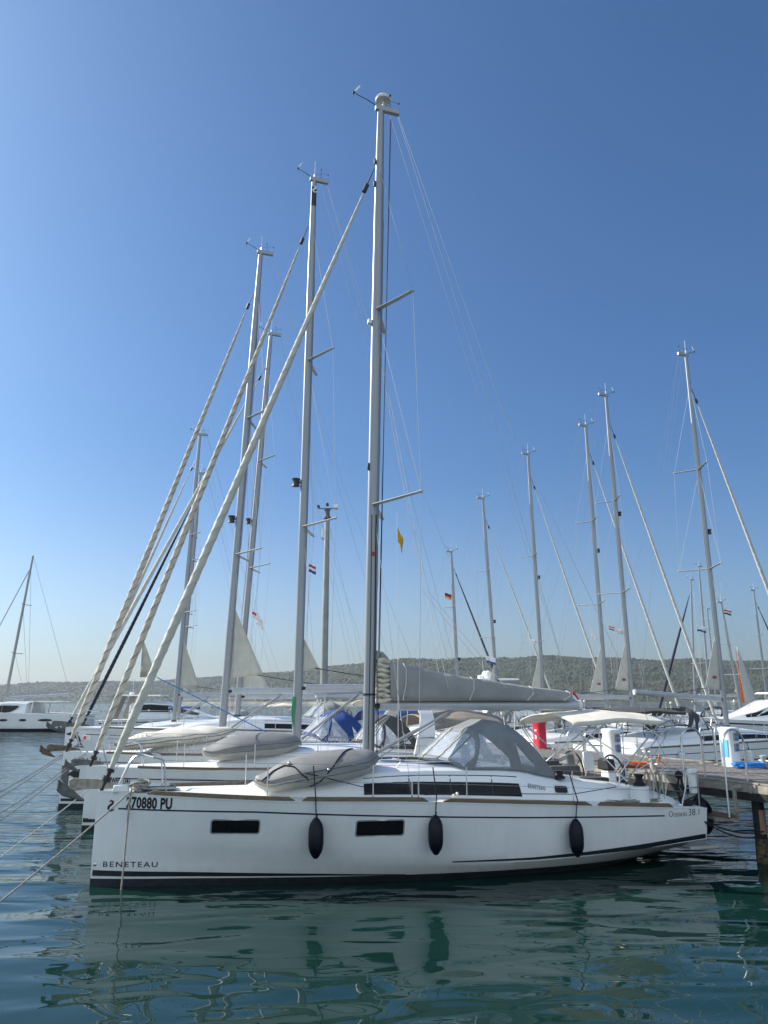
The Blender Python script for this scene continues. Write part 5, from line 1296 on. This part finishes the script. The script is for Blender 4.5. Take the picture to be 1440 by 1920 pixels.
dinghy(B_, B_['ms']-2.6, B_['ms']-.05, -.8, .70, 1.62, 1.84, .58, rib_cover, rib_grey, 'grey upturned inflatable dinghy on the second boat, behind the front dinghy', lash=False, yawd=1)
dinghy(C_, C_['ms']-3.3, C_['ms']+.3, -.75, .72, 1.64, 2.0, .48, cream_canvas, cream_canvas, 'cream cloth-covered dinghy on the netted third boat, farthest left of the dinghies', lash=False, lumps=1.)
def rib(p, yaw, L, w_, tube_m, hull_m, label, band=None, z=0.):
    o = empty('rigid_inflatable', (p[0], p[1], p[2]), yaw, label, 'dinghy', 'upright rigid inflatables')
    pts = [(L, -w_, .25)]+[(L*t, -w_, .25) for t in (.75, .5)]+[(L*.25, -w_*.9, .30), (L*.1, -w_*.6, .38), (0, 0, .44), (L*.1, w_*.6, .38), (L*.25, w_*.9, .30)]+[(L*t, w_, .25) for t in (.5, .75)]+[(L, w_, .25)]
    MB().tube(pts, [.13]+[.22]*(len(pts)-2)+[.13], 12).build('inflated_tube', tube_m, o)
    MB().loft([[(s, -a, c), (s, 0, d), (s, a, c)] for s, a, c, d in ((L*.06, .1, .3, .25), (L*.3, w_*.8, .18, -.05), (L*.97, w_*.9, .12, -.08))], closed=False).build('hull', hull_m, o)
    MB().box((L*.94, 0, .32), (.07, w_*1.75, .46)).build('transom', hull_m, o, bevel=.02)
    if band: MB().box((L*.94+.045, 0, .46), (.02, w_*1.75, .12)).build('transom_band', band, o); MB().tube([(L*.95, -w_-.15, .36), (L*.4, -w_-.20, .38), (L*.2, -w_-.1, .42)], .06, 6).build('side_band', band, o)
    MB().box((L*.55, 0, .42), (.3, w_*1.5, .1)).build('seat', hull_m, o, bevel=.02)
    return o
p = at(510, 1374, 37); rib((p.x-.8, 35.9, p.z-.1), R(-62), 2.6, .66, fender_white, white, 'white rigid inflatable stern-on, navy transom band, behind the second mast', navy)
p = R2['W'](3.9, .3, 0); rib((p[0], p[1], 1.95), R(203), 3.0, .68, fender_white, rib_grey, 'white rigid inflatable with a blue side band, on deck behind the blue-panelled pedestal', pm('bright blue band', (.02, .07, .42), .5))
# ================================================================ mooring lines
def mooring(start, x1, y1, z1, label, mat=rope_grey, r=.014, sg=.12):
    e = atz(x1, y1, z1); o = MB().tube(sag(start, e, sg, 14), r, 6).build('mooring_line', mat); tag(o, label, 'mooring line', 'mooring lines')
    return o
cl = Vector(WA(c_s := sheer_s(246), -(hA.bd(sheer_s(246))-.0), hA.zs(.9)+.05))
mooring(cl, -60, 1738, .02, 'grey mooring line from the bow of the front boat down to the lower left', sg=.04)
v0 = Vector((cl.x+.01, cl.y-.03, cl.z+.02)); q = atz(239, 1690, -.25); q = Vector((cl.x-.05, cl.y-.10, -.9))
o = MB().tube([v0, (cl.x-.0, cl.y-.055, cl.z-.06), (cl.x-.01, cl.y-.06, .8), (cl.x-.02, cl.y-.06, .3), q], .016, 6).build('mooring_line', rope_grey); tag(o, 'grey rope hanging straight down the bow of the front boat into the water', 'mooring line', 'mooring lines')
bb = Vector(B_['W'](.75, -.28, B_['h'].zs(.7)+.05)); mooring(bb, -60, 1651, .02, 'pale mooring line from the bow of the second boat, passing behind the front stem', rope_white, sg=.05)
cc = Vector(C_['W'](.7, -.28, C_['h'].zs(.7)+.03))
for k, (yy, lb) in enumerate(((1578, 'lower mooring line of the third boat running to the left edge'), (1560, 'middle mooring line of the third boat running to the left edge'))):
    mooring(cc+Vector((-.1*k, .2*k, 0)), -60, yy, .05, lb, rope_grey, .014)
dd = Vector(D_['W'](.9, -.3, D_['h'].zs(.7)-.3))
for k, (yy, lb) in enumerate(((1530, 'lower mooring line of the dolphin boat running to the left edge'), (1517, 'upper mooring line of the dolphin boat running to the left edge'))):
    mooring(dd, -60, yy, .05, lb, rope_grey, .016)
a0 = Vector(WA(LA-.45, -1.62, hA.zs(LA)+.1)); jp = J(u_pile-.2, .1, .62)
for k in range(2):
    o = MB().tube(sag(a0+Vector((0, 0, .03*k)), jp+Vector((0, -.1*k, -.06*k)), .22+.05*k, 14), .015, 6).build('mooring_line', rope_black); tag(o, ('upper', 'lower')[k]+' of the two black stern lines from the front boat to the dark pile', 'mooring line', 'mooring lines')
# ================================================================ flags, camera pole
def flag(px, py, Y, w_, h_, mats, label, vertical=False, droop=.35, up=1.2, dn=1.2, rot=0., kind='flag'):
    p = at(px, py, Y); o = empty(kind, p, R(rot), label, 'flag', 'flags on the rigging')
    b = MB(); n = len(mats); rows = []
    for j in range(3*n+1):
        v = j/(3*n); rows.append([(w_*q, .12*w_*math.sin(5*q+3*v)*q**.5, -h_*v-droop*h_*q**1.5+.05*h_*math.sin(7*q)) for q in [i/8 for i in range(9)]])
    for j in range(3*n):
        o_ = len(b.v); b.v += rows[j]+rows[j+1]
        for i in range(8): b.f.append((o_+i, o_+i+1, o_+10+i, o_+9+i)); b.m.append(j//3)
    b.build('cloth', mats, o, thick=.006)
    MB().tube([(0, 0, up), (0, 0, -h_-dn)], .006, 5).build('flag_halyard', rope_white, o)
    return o
yf = flag(745, 989, 15.3, .17, .30, [yellow], 'small yellow signal flag hanging under the spreader of the front boat', droop=.75, up=.32, dn=4.2, rot=50)
CRO = [flag_red, flag_white, flag_blue]
flag(579, 1058, 21.2, .20, .22, CRO, 'tattered red white and blue flag right of the second mast', up=1.4, dn=2.8)
flag(834, 1112, 58, .5, .40, [flag_black, flag_red, flag_gold], 'black red and gold flag beside the shortest far mast', up=.5, dn=3)
flag(1073, 1296, 30, .36, .42, CRO, 'red white and blue ensign seen just beyond the boom end of the front boat', droop=1.2, up=.2, dn=1.4, kind='ensign')
flag(481, 1150, 27, .24, .35, [flag_white], 'white pennant among the shrouds of the third boat', droop=.8, up=1.3, dn=2.5)
flag(473, 1147, 30.5, .22, .22, [flag_red, flag_white], 'small red and white flag left of the white pennant', up=1.2, dn=2.5)
flag(911, 1230, 50, .62, .42, [flag_white, flag_white, flag_blue], 'white flag with blue, lowest of the flags across the jetty', up=1.2, dn=1)
flag(992, 1198, 47, .42, .27, [flag_white], 'white flag left of the fourth mast across the jetty', up=1.3, dn=2)
flag(1108, 1181, 43, .30, .32, [flag_white], 'white drooping flag left of the third mast across the jetty', droop=.9, up=1.3, dn=2)
flag(1141, 1174, 39.5, .32, .18, CRO, 'small red white and blue flag against the third mast across the jetty', up=1.2, dn=2.2)
flag(1152, 1178, 39, .44, .26, [flag_white], 'white flag between the second and third masts across the jetty', up=1.2, dn=2.2)
flag(1306, 1173, 36, .44, .26, [flag_white, flag_white, flag_blue], 'white flag just left of the nearest mast across the jetty', up=1.6, dn=3)
flag(1357, 1143, 33.5, .32, .20, [flag_red, flag_white, flag_black], 'red white and black striped flag right of the nearest far mast', up=1.6, dn=3)
flag(1315, 1283, 60, .36, .55, [flag_white, flag_black], 'white flag with black hanging low before the hillside', up=.6, dn=1)
pp = at(607, 1290, 46.); pt_ = at(614, 952, 46.)
po = empty('camera_pole', (pp.x, 46, JZ), 0, 'tall grey steel pole carrying surveillance cameras', 'camera pole')
Hp = pt_.z-JZ; lx = pt_.x-pp.x
MB().tube([(0, 0, 0), (lx*.5, 0, Hp*.5), (lx, 0, Hp-.6)], [.22, .20, .15], 14).build('pole', pole_grey, po)
MB().revolve((0, 0, 0), [(.42, 0), (.42, .04), (.24, .06)], 14).build('base_flange', pole_grey, po)
MB().revolve((lx, 0, Hp-.75), [(.15, 0), (.24, .05), (.24, .16), (.16, .2), (.14, .55), (.2, .58), (.2, .64), (.05, .66)], 14).build('pole_head', pm('dark fitting', (.08, .085, .09), .5), po)
br = MB().tube([(lx-.55, 0, Hp-.05), (lx+.55, 0, Hp-.05)], .035, 6).tube([(lx-.35, 0, Hp-1.9), (lx-.2, 0, Hp-2.0)], .03, 6).build('bracket', galv_dark, po)
for a, z, k in ((-.55, .05, 1), (.55, .02, 1.5), (.0, .18, 1)):
    MB().box((lx+a, -.08, Hp+z), (.16*k, .34*k, .14*k)).build('camera_housing', white if a > 0 else black, po, bevel=.02)
for a in (-.28, .26):
    MB().tube([(lx+a, 0, Hp-1.3), (lx+a, 0, Hp-1.85), (lx+a*.6, 0, Hp-1.95)], .03, 6).build('aerial', cream, po)
# thin air over the bay
HZ = MB().box((0, 1580, 54), (5200, 3400, 126)).build('haze', None or pm('x', (1, 1, 1)), smooth=False) if HAZE else None
if HZ:
    HZ['kind'] = 'stuff'; m = bpy.data.materials.new('haze'); m.use_nodes = True; nt = m.node_tree
    nt.nodes.remove(nt.nodes['Principled BSDF']); v = nt.nodes.new('ShaderNodeVolumePrincipled')
    v.inputs['Color'].default_value = (.80, .90, 1, 1); v.inputs['Density'].default_value = HAZE; v.inputs['Anisotropy'].default_value = .3
    nt.links.new(v.outputs[0], nt.nodes['Material Output'].inputs['Volume']); HZ.data.materials.clear(); HZ.data.materials.append(m)
